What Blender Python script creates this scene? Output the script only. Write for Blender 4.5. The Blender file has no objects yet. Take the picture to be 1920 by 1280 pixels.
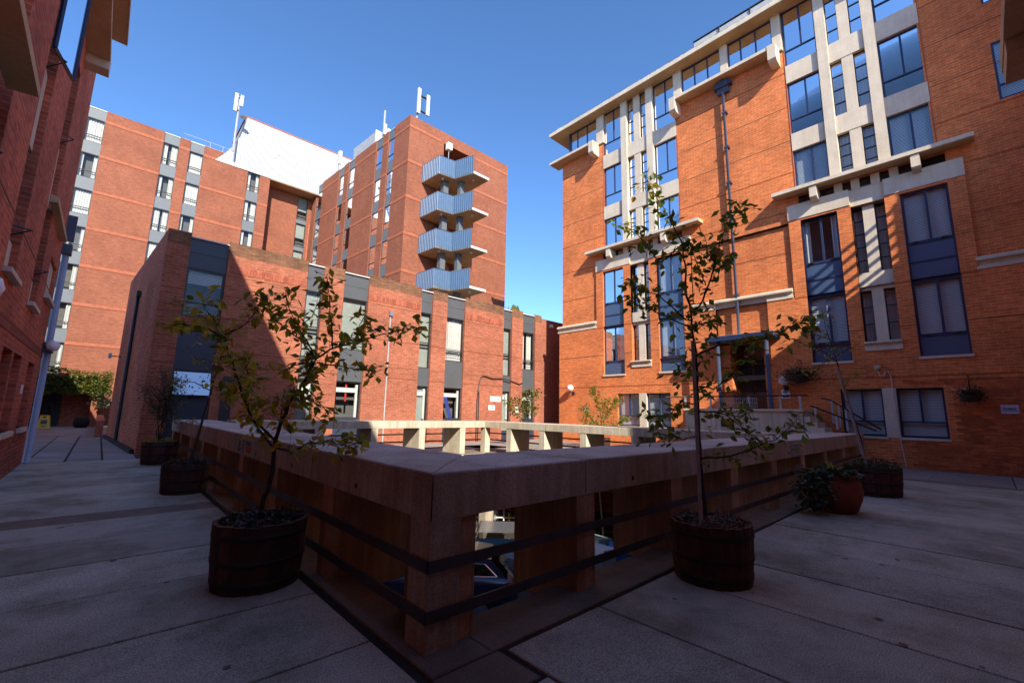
import bpy, bmesh, math, random
from mathutils import Vector, Matrix
random.seed(7)
PI = math.pi
sc = bpy.context.scene
COL = sc.collection
# ------------------------------------------------------------------ camera
cam_d = bpy.data.cameras.new('camera')
cam = bpy.data.objects.new('camera', cam_d)
COL.objects.link(cam)
fw = Vector((0.67113459, 0.72385944, 0.16001834))
rt = Vector((0.73097489, -0.68211609, 0.01983296))
up = Vector((-0.12350736, -0.1036588, 0.9869148))
cam.matrix_world = Matrix(((rt.x, up.x, -fw.x, 0), (rt.y, up.y, -fw.y, 0), (rt.z, up.z, -fw.z, 1.6), (0, 0, 0, 1)))
cam_d.sensor_width = 36
cam_d.lens = 15.39
cam_d.clip_start = 0.05
cam_d.clip_end = 2000
sc.camera = cam
# ------------------------------------------------------------------ light
SUNV = Vector((0.42, 1.0, -0.74)).normalized()     # the way the sunlight travels
SUN_EL = math.asin(-SUNV.z)
SUN_ROT = math.atan2(-SUNV.x, -SUNV.y)
world = bpy.data.worlds.new('World')
sc.world = world
world.use_nodes = True
wn = world.node_tree
wn.nodes.clear()
w_out = wn.nodes.new('ShaderNodeOutputWorld')
w_bg = wn.nodes.new('ShaderNodeBackground')
w_sky = wn.nodes.new('ShaderNodeTexSky')
w_sky.sky_type = 'NISHITA'
w_sky.sun_disc = False
w_sky.sun_elevation = SUN_EL
w_sky.sun_rotation = SUN_ROT
w_sky.altitude = 200
w_sky.air_density = 0.75
w_sky.dust_density = 0.4
w_sky.ozone_density = 5.0
w_bg.inputs['Strength'].default_value = 0.103
w_hsv = wn.nodes.new('ShaderNodeHueSaturation')          # polarised, well saturated blue of the photograph
w_hsv.inputs['Saturation'].default_value = 1.08
wn.links.new(w_sky.outputs['Color'], w_hsv.inputs['Color'])
wn.links.new(w_hsv.outputs['Color'], w_bg.inputs['Color'])
wn.links.new(w_bg.outputs['Background'], w_out.inputs['Surface'])
sun_d = bpy.data.lights.new('sun', 'SUN')
sun_d.energy = 2.6
sun_d.angle = math.radians(0.53)
sun_d.color = (1.0, 0.9, 0.76)
sun = bpy.data.objects.new('sun', sun_d)
COL.objects.link(sun)
sun.rotation_euler = SUNV.to_track_quat('-Z', 'Y').to_euler()
sun.location = (-10, -30, 60)
sc.view_settings.view_transform = 'Standard'
sc.view_settings.look = 'None'
sc.view_settings.gamma = 1.0
sc.view_settings.use_curve_mapping = False
sc.view_settings.exposure = 1.7
sc.cycles.max_bounces = 8
sc.cycles.diffuse_bounces = 4
sc.cycles.transparent_max_bounces = 16
sc.cycles.caustics_reflective = False
sc.cycles.caustics_refractive = False

# ------------------------------------------------------------------ materials
MATS = {}
def nt(name):
    m = bpy.data.materials.new(name)
    m.use_nodes = True
    n = m.node_tree
    n.nodes.clear()
    o = n.nodes.new('ShaderNodeOutputMaterial')
    b = n.nodes.new('ShaderNodeBsdfPrincipled')
    n.links.new(b.outputs[0], o.inputs[0])
    MATS[name] = m
    return m, n, b, o
def N(n, typ, **kw):
    x = n.nodes.new(typ)
    for k, v in kw.items():
        if k.startswith('i_'):
            key = k[2:]
            x.inputs[int(key) if key.isdigit() else key.replace('_', ' ')].default_value = v
        else:
            setattr(x, k, v)
    return x
def ramp(n, stops):
    r = n.nodes.new('ShaderNodeValToRGB')
    e = r.color_ramp.elements
    while len(e) < len(stops): e.new(0.5)
    for i, (p, c) in enumerate(stops):
        e[i].position = p
        e[i].color = c if len(c) == 4 else (*c, 1)
    return r
def mixc(n, mode, fac, a, b):
    m = n.nodes.new('ShaderNodeMix')
    m.data_type = 'RGBA'; m.blend_type = mode
    for key, v in ((0, fac), (6, a), (7, b)):
        if hasattr(v, 'is_output'): n.links.new(v, m.inputs[key])
        else: m.inputs[key].default_value = v if key == 0 else (*v, 1) if len(v) == 3 else v
    return m.outputs[2]
def uvnode(n, sx=1, sy=1, sz=1):
    t = n.nodes.new('ShaderNodeUVMap')
    mp = N(n, 'ShaderNodeMapping')
    mp.inputs['Scale'].default_value = (sx, sy, sz)
    n.links.new(t.outputs[0], mp.inputs[0])
    return mp.outputs[0]
def geo(n, s=(1, 1, 1)):
    t = n.nodes.new('ShaderNodeNewGeometry')
    mp = N(n, 'ShaderNodeMapping')
    mp.inputs['Scale'].default_value = s
    n.links.new(t.outputs['Position'], mp.inputs[0])
    return mp.outputs[0]
def noise(n, vec, scale, detail=4, rough=0.55):
    x = N(n, 'ShaderNodeTexNoise', i_Scale=scale, i_Detail=detail, i_Roughness=rough)
    n.links.new(vec, x.inputs['Vector'])
    return x.outputs['Fac']
def bump(n, b, h, strength=0.4, dist=0.01):
    x = N(n, 'ShaderNodeBump', i_Strength=strength, i_Distance=dist)
    n.links.new(h, x.inputs['Height'])
    n.links.new(x.outputs[0], b.inputs['Normal'])
def brick(name, c1, c2, mortar, bw=0.3, rh=0.1, ms=0.012, rough=0.9, var=0.35, stain=0.35, drop=0.0):
    m, n, b, o = nt(name)
    uv = uvnode(n)
    t = N(n, 'ShaderNodeTexBrick', offset=0.5, i_Scale=1.0)
    t.inputs['Brick Width'].default_value = bw
    t.inputs['Row Height'].default_value = rh
    t.inputs['Mortar Size'].default_value = ms
    t.inputs['Mortar Smooth'].default_value = 0.3
    t.inputs['Bias'].default_value = 0.0
    t.inputs['Color1'].default_value = (*c1, 1)
    t.inputs['Color2'].default_value = (*c2, 1)
    t.inputs['Mortar'].default_value = (*mortar, 1)
    n.links.new(uv, t.inputs['Vector'])
    g = geo(n)
    big = noise(n, g, 0.55, 6, 0.65)
    fine = noise(n, uvnode(n, 3.4, 10.0), 1.0, 2)
    fr = ramp(n, [(0.3, (1 - var, 1 - var, 1 - var)), (0.7, (1 + var * 0.6, 1 + var * 0.5, 1 + var * 0.4))])
    n.links.new(fine, fr.inputs[0])
    c = mixc(n, 'MULTIPLY', 1.0, t.outputs['Color'], fr.outputs[0])
    br = ramp(n, [(0.3, (1 - stain, 1 - stain, 1 - stain * 0.9)), (0.62, (1.08, 1.08, 1.08))])
    n.links.new(big, br.inputs[0])
    c = mixc(n, 'MULTIPLY', 1.0, c, br.outputs[0])
    n.links.new(c, b.inputs['Base Color'])
    b.inputs['Roughness'].default_value = rough
    b.inputs['Specular IOR Level'].default_value = 0.25
    ad = N(n, 'ShaderNodeMath', operation='MULTIPLY_ADD')
    n.links.new(fine, ad.inputs[0]); ad.inputs[1].default_value = 0.35
    inv = N(n, 'ShaderNodeMath', operation='SUBTRACT'); inv.inputs[0].default_value = 1.0
    n.links.new(t.outputs['Fac'], inv.inputs[1])
    n.links.new(inv.outputs[0], ad.inputs[2])
    bump(n, b, ad.outputs[0], 0.35, 0.01)
    return m
def plain(name, col, rough=0.6, metal=0.0, var=0.12, scale=3.0, bmp=0.0, spec=0.4, rnd=0.0):
    m, n, b, o = nt(name)
    g = geo(n)
    f = noise(n, g, scale, 5)
    r = ramp(n, [(0.3, tuple(c * (1 - var) for c in col)), (0.7, tuple(min(1, c * (1 + var)) for c in col))])
    n.links.new(f, r.inputs[0])
    c = r.outputs[0]
    if rnd:
        oi = n.nodes.new('ShaderNodeObjectInfo')
        rr = ramp(n, [(0, (1 - rnd,) * 3), (1, (1 + rnd,) * 3)])
        n.links.new(oi.outputs['Random'], rr.inputs[0])
        c = mixc(n, 'MULTIPLY', 1.0, c, rr.outputs[0])
    n.links.new(c, b.inputs['Base Color'])
    b.inputs['Roughness'].default_value = rough
    b.inputs['Metallic'].default_value = metal
    b.inputs['Specular IOR Level'].default_value = spec
    if bmp: bump(n, b, noise(n, g, scale * 9, 4), bmp, 0.01)
    return m
def concrete(name, c_lo, c_hi, streak=0.0, fine=60, speck=0.15, rough=0.85, boards=0.0, stain=(0.5, 0.45, 0.38), stain_amt=0.5, rnd=0.0):
    m, n, b, o = nt(name)
    g = geo(n)
    f1 = noise(n, g, 1.3, 7, 0.65)
    r = ramp(n, [(0.3, c_lo), (0.68, c_hi)])
    n.links.new(f1, r.inputs[0])
    c = r.outputs[0]
    f2 = noise(n, g, fine, 3, 0.7)
    r2 = ramp(n, [(0.35, (1 - speck,) * 3), (0.65, (1 + speck,) * 3)])
    n.links.new(f2, r2.inputs[0])
    c = mixc(n, 'MULTIPLY', 1.0, c, r2.outputs[0])
    h = f2
    if streak:
        f3 = noise(n, geo(n, (7, 7, 0.45)), 1.0, 5, 0.7)
        r3 = ramp(n, [(0.42, stain), (0.62, (1, 1, 1))])
        n.links.new(f3, r3.inputs[0])
        c = mixc(n, 'MULTIPLY', streak, c, r3.outputs[0])
    if boards:
        w = N(n, 'ShaderNodeTexNoise', i_Scale=1.0, i_Detail=2.0)
        n.links.new(geo(n, (24, 24, 0.3)), w.inputs['Vector'])
        r4 = ramp(n, [(0.35, (1 - boards,) * 3), (0.65, (1 + boards * 0.5,) * 3)])
        n.links.new(w.outputs['Fac'], r4.inputs[0])
        c = mixc(n, 'MULTIPLY', 1.0, c, r4.outputs[0])
        h = w.outputs['Fac']
    f5 = noise(n, g, 0.8, 6, 0.7)
    r5 = ramp(n, [(0.36, stain), (0.55, (1, 1, 1))])
    n.links.new(f5, r5.inputs[0])
    c = mixc(n, 'MULTIPLY', stain_amt, c, r5.outputs[0])
    if rnd:
        oi = n.nodes.new('ShaderNodeObjectInfo')
        rr = ramp(n, [(0, (1 - rnd,) * 3), (1, (1 + rnd,) * 3)])
        n.links.new(oi.outputs['Random'], rr.inputs[0])
        c = mixc(n, 'MULTIPLY', 1.0, c, rr.outputs[0])
    n.links.new(c, b.inputs['Base Color'])
    b.inputs['Roughness'].default_value = rough
    b.inputs['Specular IOR Level'].default_value = 0.3
    bump(n, b, h, 0.35, 0.006)
    return m
def glass(name, tint=(0.75, 0.82, 0.85), ior=1.75, rough=0.015, wav=0.03):
    m, n, b, o = nt(name)
    n.nodes.remove(b)
    tr = N(n, 'ShaderNodeBsdfTransparent'); tr.inputs[0].default_value = (*tint, 1)
    gl = N(n, 'ShaderNodeBsdfGlossy'); gl.inputs['Roughness'].default_value = rough
    gl.inputs['Color'].default_value = (0.95, 0.97, 1, 1)
    fr = N(n, 'ShaderNodeFresnel'); fr.inputs['IOR'].default_value = ior
    bp = N(n, 'ShaderNodeBump', i_Strength=wav, i_Distance=0.05)
    n.links.new(noise(n, geo(n), 1.1, 2), bp.inputs['Height'])
    n.links.new(bp.outputs[0], gl.inputs['Normal'])
    mx = N(n, 'ShaderNodeMixShader')
    n.links.new(fr.outputs[0], mx.inputs[0]); n.links.new(tr.outputs[0], mx.inputs[1]); n.links.new(gl.outputs[0], mx.inputs[2])
    n.links.new(mx.outputs[0], o.inputs[0])
    return m
def leafmat(name, stops, trans=0.35):
    m, n, b, o = nt(name)
    oi = n.nodes.new('ShaderNodeObjectInfo')
    g = geo(n)
    f = noise(n, g, 14.0, 2)
    ad = N(n, 'ShaderNodeMath', operation='ADD')
    sb = N(n, 'ShaderNodeMath', operation='MULTIPLY_ADD')
    n.links.new(f, sb.inputs[0]); sb.inputs[1].default_value = 0.9; sb.inputs[2].default_value = -0.45
    n.links.new(oi.outputs['Random'], ad.inputs[0]); n.links.new(sb.outputs[0], ad.inputs[1])
    r = ramp(n, stops)
    n.links.new(ad.outputs[0], r.inputs[0])
    n.links.new(r.outputs[0], b.inputs['Base Color'])
    b.inputs['Roughness'].default_value = 0.45
    t = N(n, 'ShaderNodeBsdfTranslucent')
    br = mixc(n, 'MULTIPLY', 1.0, r.outputs[0], (1.6, 1.7, 0.7))
    n.links.new(br, t.inputs[0])
    mx = N(n, 'ShaderNodeMixShader'); mx.inputs[0].default_value = trans
    n.links.new(b.outputs[0], mx.inputs[1]); n.links.new(t.outputs[0], mx.inputs[2])
    n.links.new(mx.outputs[0], o.inputs[0])
    return m

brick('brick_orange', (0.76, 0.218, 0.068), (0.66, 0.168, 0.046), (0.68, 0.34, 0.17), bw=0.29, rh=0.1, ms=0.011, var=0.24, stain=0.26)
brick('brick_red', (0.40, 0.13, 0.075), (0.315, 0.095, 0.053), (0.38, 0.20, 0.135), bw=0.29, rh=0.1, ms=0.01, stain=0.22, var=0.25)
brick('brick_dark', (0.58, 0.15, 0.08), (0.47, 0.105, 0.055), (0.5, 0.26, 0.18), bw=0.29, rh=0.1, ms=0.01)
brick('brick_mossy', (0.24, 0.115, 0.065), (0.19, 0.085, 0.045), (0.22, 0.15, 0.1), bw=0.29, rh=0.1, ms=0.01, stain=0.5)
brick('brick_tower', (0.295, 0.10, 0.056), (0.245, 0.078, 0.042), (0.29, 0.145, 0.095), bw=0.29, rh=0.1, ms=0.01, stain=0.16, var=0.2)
plain('brick_piece', (0.48, 0.125, 0.042), 0.9, var=0.25, scale=6, bmp=0.4, rnd=0.3)
plain('brick_piece_red', (0.33, 0.095, 0.055), 0.9, var=0.25, scale=6, bmp=0.4, rnd=0.3)
plain('brick_band', (0.36, 0.115, 0.062), 0.9, var=0.2, scale=4, bmp=0.3)
plain('joint', (0.2, 0.075, 0.035), 0.95)
concrete('stone', (0.60, 0.53, 0.42), (0.72, 0.65, 0.53), streak=0.22, fine=30, speck=0.06, stain=(0.66, 0.6, 0.52), stain_amt=0.2)
concrete('soffit', (0.52, 0.38, 0.22), (0.64, 0.48, 0.29), streak=0.1, fine=30, speck=0.08, stain=(0.6, 0.5, 0.4), stain_amt=0.35)
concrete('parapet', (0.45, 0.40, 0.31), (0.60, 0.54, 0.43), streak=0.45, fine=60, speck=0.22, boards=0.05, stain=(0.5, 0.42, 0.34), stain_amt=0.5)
concrete('parapet_fin', (0.48, 0.33, 0.2), (0.62, 0.44, 0.28), streak=0.45, fine=50, speck=0.16, boards=0.1, stain=(0.5, 0.4, 0.3), stain_amt=0.5)
concrete('parapet_top', (0.42, 0.385, 0.34), (0.58, 0.54, 0.48), fine=55, speck=0.25, stain=(0.5, 0.46, 0.4), stain_amt=0.7)
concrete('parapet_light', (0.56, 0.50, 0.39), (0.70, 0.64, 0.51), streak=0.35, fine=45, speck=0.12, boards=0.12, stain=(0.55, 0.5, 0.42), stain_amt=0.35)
concrete('deck', (0.38, 0.375, 0.305), (0.50, 0.49, 0.41), fine=95, speck=0.5, stain=(0.5, 0.47, 0.42), stain_amt=0.85, rnd=0.12)
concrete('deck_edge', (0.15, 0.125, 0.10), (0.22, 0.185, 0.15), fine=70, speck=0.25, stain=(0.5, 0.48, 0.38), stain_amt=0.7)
plain('joint_dark', (0.035, 0.032, 0.03), 0.95)
plain('band_brown', (0.2, 0.155, 0.125), 0.9, var=0.2, bmp=0.2)
concrete('paver', (0.25, 0.22, 0.205), (0.34, 0.30, 0.28), fine=50, speck=0.2, stain_amt=0.4, rnd=0.12)
plain('asphalt', (0.06, 0.06, 0.062), 0.95, var=0.25, scale=8, bmp=0.3)
plain('rail_steel', (0.075, 0.07, 0.075), 0.55, metal=0.4, var=0.25)
plain('blue_frame', (0.022, 0.036, 0.095), 0.4, var=0.1)
plain('blue_panel', (0.06, 0.105, 0.195), 0.3, var=0.06, scale=1, spec=0.6)
plain('grey_fascia', (0.085, 0.095, 0.105), 0.45, var=0.07, scale=1.5, bmp=0.05)
plain('navy_panel', (0.03, 0.04, 0.065), 0.45, var=0.08)
plain('tower_panel', (0.13, 0.15, 0.165), 0.5, var=0.06)
plain('dark_frame', (0.03, 0.03, 0.034), 0.5)
plain('white_frame', (0.72, 0.74, 0.72), 0.4)
plain('white_metal', (0.6, 0.61, 0.62), 0.45, var=0.04)
plain('light_metal', (0.42, 0.44, 0.46), 0.4, metal=0.3, var=0.08)
plain('balcony_blue', (0.08, 0.145, 0.25), 0.45, var=0.06)
plain('dark_interior', (0.035, 0.035, 0.04), 0.9)
plain('dim_interior', (0.13, 0.125, 0.12), 0.9)
plain('blind_white', (0.66, 0.68, 0.68), 0.6, var=0.04)
plain('curtain_white', (0.58, 0.57, 0.54), 0.8, var=0.06)
plain('curtain_red', (0.5, 0.06, 0.07), 0.8)
plain('sheet_grey', (0.33, 0.36, 0.33), 0.8, var=0.1)
plain('pipe_grey', (0.16, 0.20, 0.30), 0.4, var=0.08)
plain('pipe_pale', (0.36, 0.41, 0.5), 0.45, var=0.1)
plain('pipe_blue', (0.05, 0.065, 0.11), 0.4)
plain('lead', (0.42, 0.44, 0.45), 0.5, metal=0.2, var=0.15)
plain('barrel_wood', (0.07, 0.026, 0.019), 0.75, var=0.4, scale=9, bmp=0.4, rnd=0.35)
plain('barrel_hoop', (0.035, 0.026, 0.023), 0.7, metal=0.3, var=0.3)
plain('soil', (0.025, 0.018, 0.014), 1.0, var=0.4, scale=30, bmp=0.6)
plain('terracotta', (0.22, 0.055, 0.03), 0.75, var=0.25, scale=4)
plain('bark', (0.055, 0.036, 0.03), 0.85, var=0.35, scale=25, bmp=0.5)
plain('stake_wood', (0.30, 0.22, 0.18), 0.85, var=0.25, scale=12)
plain('yellow_plastic', (0.82, 0.52, 0.02), 0.4, var=0.05)
plain('black_plastic', (0.02, 0.02, 0.022), 0.5)
plain('globe_white', (0.86, 0.86, 0.84), 0.25, var=0.02)
plain('sign_white', (0.8, 0.8, 0.8), 0.4, var=0.03)
plain('sign_lilac', (0.55, 0.52, 0.66), 0.4, var=0.05)
plain('sign_blue', (0.05, 0.07, 0.3), 0.4)
plain('sign_green', (0.30, 0.38, 0.34), 0.5, var=0.2, scale=20)
plain('sign_dark', (0.06, 0.08, 0.09), 0.5)
plain('red_paint', (0.6, 0.04, 0.03), 0.4)
plain('wood_door', (0.16, 0.055, 0.025), 0.5, var=0.25, scale=4)
plain('tyre', (0.02, 0.02, 0.02), 0.8)
plain('chrome', (0.7, 0.72, 0.75), 0.15, metal=1.0, var=0.02)
plain('car_navy', (0.012, 0.025, 0.06), 0.2, var=0.03, spec=0.7)
plain('car_silver', (0.5, 0.52, 0.54), 0.25, metal=0.5, var=0.03)
plain('car_grey', (0.12, 0.12, 0.13), 0.22, var=0.03, spec=0.7)
plain('lamp_red', (0.75, 0.07, 0.02), 0.2)
plain('bin_blue', (0.02, 0.16, 0.5), 0.4)
plain('flower_white', (0.85, 0.83, 0.78), 0.7)
glass('glass_blue', (0.86, 0.92, 0.96), 1.75)
glass('glass_clear', (0.9, 0.93, 0.93), 1.4)
glass('glass_thin', (0.93, 0.95, 0.95), 1.16)
glass('glass_car', (0.12, 0.14, 0.16), 1.7)
plain('mirror_pane', (0.05, 0.07, 0.1), 0.03, spec=1.0)
MATS['mirror_pane'].node_tree.nodes['Principled BSDF'].inputs['IOR'].default_value = 2.6
G_ = lambda *s: list(s)
leafmat('leaf_green', [(0.0, (0.09, 0.145, 0.033)), (0.45, (0.17, 0.215, 0.04)), (0.75, (0.3, 0.29, 0.045)), (1.0, (0.45, 0.34, 0.06))], 0.52)
leafmat('leaf_yellow', [(0.0, (0.12, 0.13, 0.03)), (0.5, (0.28, 0.2, 0.035)), (1.0, (0.42, 0.22, 0.05))], 0.45)
leafmat('leaf_dark', [(0.0, (0.022, 0.042, 0.022)), (0.5, (0.035, 0.065, 0.028)), (1.0, (0.07, 0.1, 0.035))], 0.25)
leafmat('leaf_grey', [(0.0, (0.05, 0.06, 0.045)), (0.5, (0.075, 0.09, 0.06)), (1.0, (0.12, 0.125, 0.08))], 0.25)
leafmat('leaf_heather', [(0.0, (0.03, 0.028, 0.022)), (0.5, (0.085, 0.07, 0.055)), (1.0, (0.17, 0.13, 0.11))], 0.2)
leafmat('leaf_hedge', [(0.0, (0.08, 0.10, 0.02)), (0.5, (0.22, 0.21, 0.045)), (1.0, (0.42, 0.34, 0.09))], 0.35)
leafmat('leaf_brown', [(0.0, (0.05, 0.02, 0.012)), (1.0, (0.13, 0.05, 0.02))], 0.2)
# white ribbed cladding
m, n, b, o = nt('cladding')
w = N(n, 'ShaderNodeTexWave', wave_type='BANDS', bands_direction='X', i_Scale=1.6)
n.links.new(uvnode(n), w.inputs['Vector'])
r = ramp(n, [(0.0, (0.29, 0.3, 0.31)), (0.4, (0.40, 0.41, 0.42)), (1.0, (0.43, 0.43, 0.44))])
n.links.new(w.outputs['Fac'], r.inputs[0]); n.links.new(r.outputs[0], b.inputs['Base Color'])
b.inputs['Roughness'].default_value = 0.5
bump(n, b, w.outputs['Fac'], 0.5, 0.04)
# ------------------------------------------------------------------ helpers
WL = {}                                   # world place of every Empty and object
def put(o, parent=None, loc=(0, 0, 0)):
    COL.objects.link(o)
    loc = Vector(loc)
    WL[o] = loc
    if parent is not None:
        o.parent = parent
        o.location = loc - WL[parent]
    else:
        o.location = loc
    return o
def tag(o, label=None, cat=None, group=None, kind=None):
    if label: o['label'] = label
    if cat: o['category'] = cat
    if group: o['group'] = group
    if kind: o['kind'] = kind
    return o
def thing(name, loc, label, cat, group=None):
    o = put(bpy.data.objects.new(name, None), None, loc)
    o.empty_display_size = 0.2
    return tag(o, label, cat, group)
class F:
    def __init__(s, ox, oy, ux, uy, nx, ny):
        s.o = (ox, oy); s.u = (ux, uy); s.n = (nx, ny); s.key = (ox, oy, ux, uy)
    def p(s, u, d, z):
        return Vector((s.o[0] + s.u[0] * u + s.n[0] * d, s.o[1] + s.u[1] * u + s.n[1] * d, z))
    def v(s, u, d, z):
        return Vector((s.u[0] * u + s.n[0] * d, s.u[1] * u + s.n[1] * d, z))
WORLD = F(0, 0, 1, 0, 0, 1)
class MB:
    def __init__(s, f=WORLD, vec=False):
        s.f = f; s.V = []; s.P = []; s.U = []; s.M = []; s.mats = []; s.vec = vec; s.sm = []
    def mi(s, m):
        if m not in s.mats: s.mats.append(m)
        return s.mats.index(m)
    def poly(s, pts, mat, uv=None, smooth=False):
        if uv is None:
            a = Vector(pts[1]) - Vector(pts[0]); b_ = Vector(pts[-1]) - Vector(pts[0])
            nn = a.cross(b_); k = max(range(3), key=lambda i: abs(nn[i]))
            ix = ((1, 2), (0, 2), (0, 1))[k]
            uv = [(q[ix[0]], q[ix[1]]) for q in pts]
        i0 = len(s.V)
        fn = s.f.v if s.vec else s.f.p
        for q in pts: s.V.append(fn(*q))
        s.P.append(tuple(range(i0, i0 + len(pts)))); s.U += list(uv); s.M.append(s.mi(mat)); s.sm.append(smooth)
    def box(s, a0, a1, b0, b1, c0, c1, mat, skip=''):
        if a1 < a0: a0, a1 = a1, a0
        if b1 < b0: b0, b1 = b1, b0
        if c1 < c0: c0, c1 = c1, c0
        f = {'f': [(a0, b1, c0), (a1, b1, c0), (a1, b1, c1), (a0, b1, c1)], 'b': [(a0, b0, c0), (a1, b0, c0), (a1, b0, c1), (a0, b0, c1)],
             'l': [(a0, b0, c0), (a0, b1, c0), (a0, b1, c1), (a0, b0, c1)], 'r': [(a1, b0, c0), (a1, b1, c0), (a1, b1, c1), (a1, b0, c1)],
             't': [(a0, b0, c1), (a1, b0, c1), (a1, b1, c1), (a0, b1, c1)], 'd': [(a0, b0, c0), (a1, b0, c0), (a1, b1, c0), (a0, b1, c0)]}
        for k, q in f.items():
            if k not in skip: s.poly(q, mat)
        return s
    def cham(s, a0, a1, b0, b1, c0, c1, mat, e=0.01):
        # box with bevelled edges along the top rim
        s.box(a0, a1, b0, b1, c0, c1 - e, mat, skip='t')
        lo = [(a0, b0, c1 - e), (a1, b0, c1 - e), (a1, b1, c1 - e), (a0, b1, c1 - e)]
        hi = [(a0 + e, b0 + e, c1), (a1 - e, b0 + e, c1), (a1 - e, b1 - e, c1), (a0 + e, b1 - e, c1)]
        for i in range(4):
            j = (i + 1) % 4
            s.poly([lo[i], lo[j], hi[j], hi[i]], mat)
        s.poly(hi, mat)
        return s
    def wall(s, u0, u1, z0, z1, d, mat, holes=(), rev=0.15, rmat=None):
        us = sorted({u0, u1, *[min(max(h[i], u0), u1) for h in holes for i in (0, 1)]})
        zs = sorted({z0, z1, *[min(max(h[i], z0), z1) for h in holes for i in (2, 3)]})
        for i in range(len(us) - 1):
            for j in range(len(zs) - 1):
                cu, cz = (us[i] + us[i + 1]) / 2, (zs[j] + zs[j + 1]) / 2
                if any(h[0] < cu < h[1] and h[2] < cz < h[3] for h in holes): continue
                s.poly([(us[i], d, zs[j]), (us[i + 1], d, zs[j]), (us[i + 1], d, zs[j + 1]), (us[i], d, zs[j + 1])], mat)
        rm = rmat or mat
        for h in holes:
            a, b, c, e = max(h[0], u0), min(h[1], u1), max(h[2], z0), min(h[3], z1)
            r = h[4] if len(h) > 4 else rev
            s.poly([(a, d, c), (a, d - r, c), (a, d - r, e), (a, d, e)], rm)
            s.poly([(b, d, c), (b, d - r, c), (b, d - r, e), (b, d, e)], rm)
            s.poly([(a, d, c), (b, d, c), (b, d - r, c), (a, d - r, c)], rm)
            s.poly([(a, d, e), (b, d, e), (b, d - r, e), (a, d - r, e)], rm)
        return s
    def tube(s, path, rad, mat, n=6, cap=True):
        path = [Vector(p) for p in path]
        rad = rad if isinstance(rad, (list, tuple)) else [rad] * len(path)
        rings = []
        for i, p in enumerate(path):
            t = (path[min(i + 1, len(path) - 1)] - path[max(i - 1, 0)])
            if t.length < 1e-6: t = Vector((0, 0, 1))
            t.normalize()
            a = Vector((0, 0, 1)) if abs(t.z) < 0.9 else Vector((1, 0, 0))
            x = t.cross(a).normalized(); y = t.cross(x)
            rings.append([tuple(p + (x * math.cos(2 * PI * k / n) + y * math.sin(2 * PI * k / n)) * rad[i]) for k in range(n)])
        for i in range(len(rings) - 1):
            for k in range(n):
                k2 = (k + 1) % n
                s.poly([rings[i][k], rings[i][k2], rings[i + 1][k2], rings[i + 1][k]], mat, smooth=n > 5)
        if cap:
            s.poly(rings[0], mat); s.poly(rings[-1], mat)
        return s
    def lathe(s, prof, c, mat, n=24, a0=0, a1=2 * PI, smooth=True):
        st = [(a0 + (a1 - a0) * k / n) for k in range(n + 1)]
        for (r0, z0), (r1, z1) in zip(prof, prof[1:]):
            for k in range(n):
                q = []
                for r, z, a in ((r0, z0, st[k]), (r0, z0, st[k + 1]), (r1, z1, st[k + 1]), (r1, z1, st[k])):
                    q.append((c[0] + r * math.cos(a), c[1] + r * math.sin(a), c[2] + z))
                if r0 < 1e-5: q = [q[0], q[2], q[3]]
                elif r1 < 1e-5: q = [q[0], q[1], q[2]]
                s.poly(q, mat, smooth=smooth)
        return s
    def prism(s, pts2, axis, lo, hi, mat):
        # pts2 polygon extruded along one axis ('u','d','z')
        def mk(q, e):
            return {'u': (e, q[0], q[1]), 'd': (q[0], e, q[1]), 'z': (q[0], q[1], e)}[axis]
        s.poly([mk(q, lo) for q in pts2], mat); s.poly([mk(q, hi) for q in pts2], mat)
        for i in range(len(pts2)):
            a, b = pts2[i], pts2[(i + 1) % len(pts2)]
            s.poly([mk(a, lo), mk(b, lo), mk(b, hi), mk(a, hi)], mat)
        return s
    def mesh(s, name, off=(0, 0, 0), weld=True):
        me = bpy.data.meshes.new(name)
        off = Vector(off)
        vs = s.V; idx = range(len(vs)); ps = s.P
        if weld:
            key = {}; new = []; mp = []
            for v in vs:
                k = (round(v.x, 5), round(v.y, 5), round(v.z, 5))
                if k not in key: key[k] = len(new); new.append(v)
                mp.append(key[k])
            ps2 = [[mp[i] for i in p] for p in ps]
            ok = [len(set(p)) == len(p) for p in ps2]
            uvs = []; m2 = []; sm2 = []; pp = []; c = 0
            for p, q, good, mm, sm in zip(ps, ps2, ok, s.M, s.sm):
                if good: pp.append(q); uvs += s.U[c:c + len(p)]; m2.append(mm); sm2.append(sm)
                c += len(p)
            vs = new
        else: pp, uvs, m2, sm2 = ps, s.U, s.M, s.sm
        me.from_pydata([tuple(v - off) for v in vs], [], pp)
        for m in s.mats: me.materials.append(MATS[m])
        me.polygons.foreach_set('material_index', m2)
        me.polygons.foreach_set('use_smooth', sm2)
        l = me.uv_layers.new(name='UVMap')
        l.data.foreach_set('uv', [c for q in uvs for c in q])
        me.update()
        return me
    def build(s, name, parent=None, loc=None):
        if loc is None: loc = WL[parent] if parent is not None else (0, 0, 0)
        return put(bpy.data.objects.new(name, s.mesh(name, loc)), parent, loc)
def inst(me, name, parent, loc, rot=None):
    o = put(bpy.data.objects.new(name, me), parent, loc)
    if rot is not None: o.rotation_euler = rot
    return o
CACHE = {}
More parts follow.
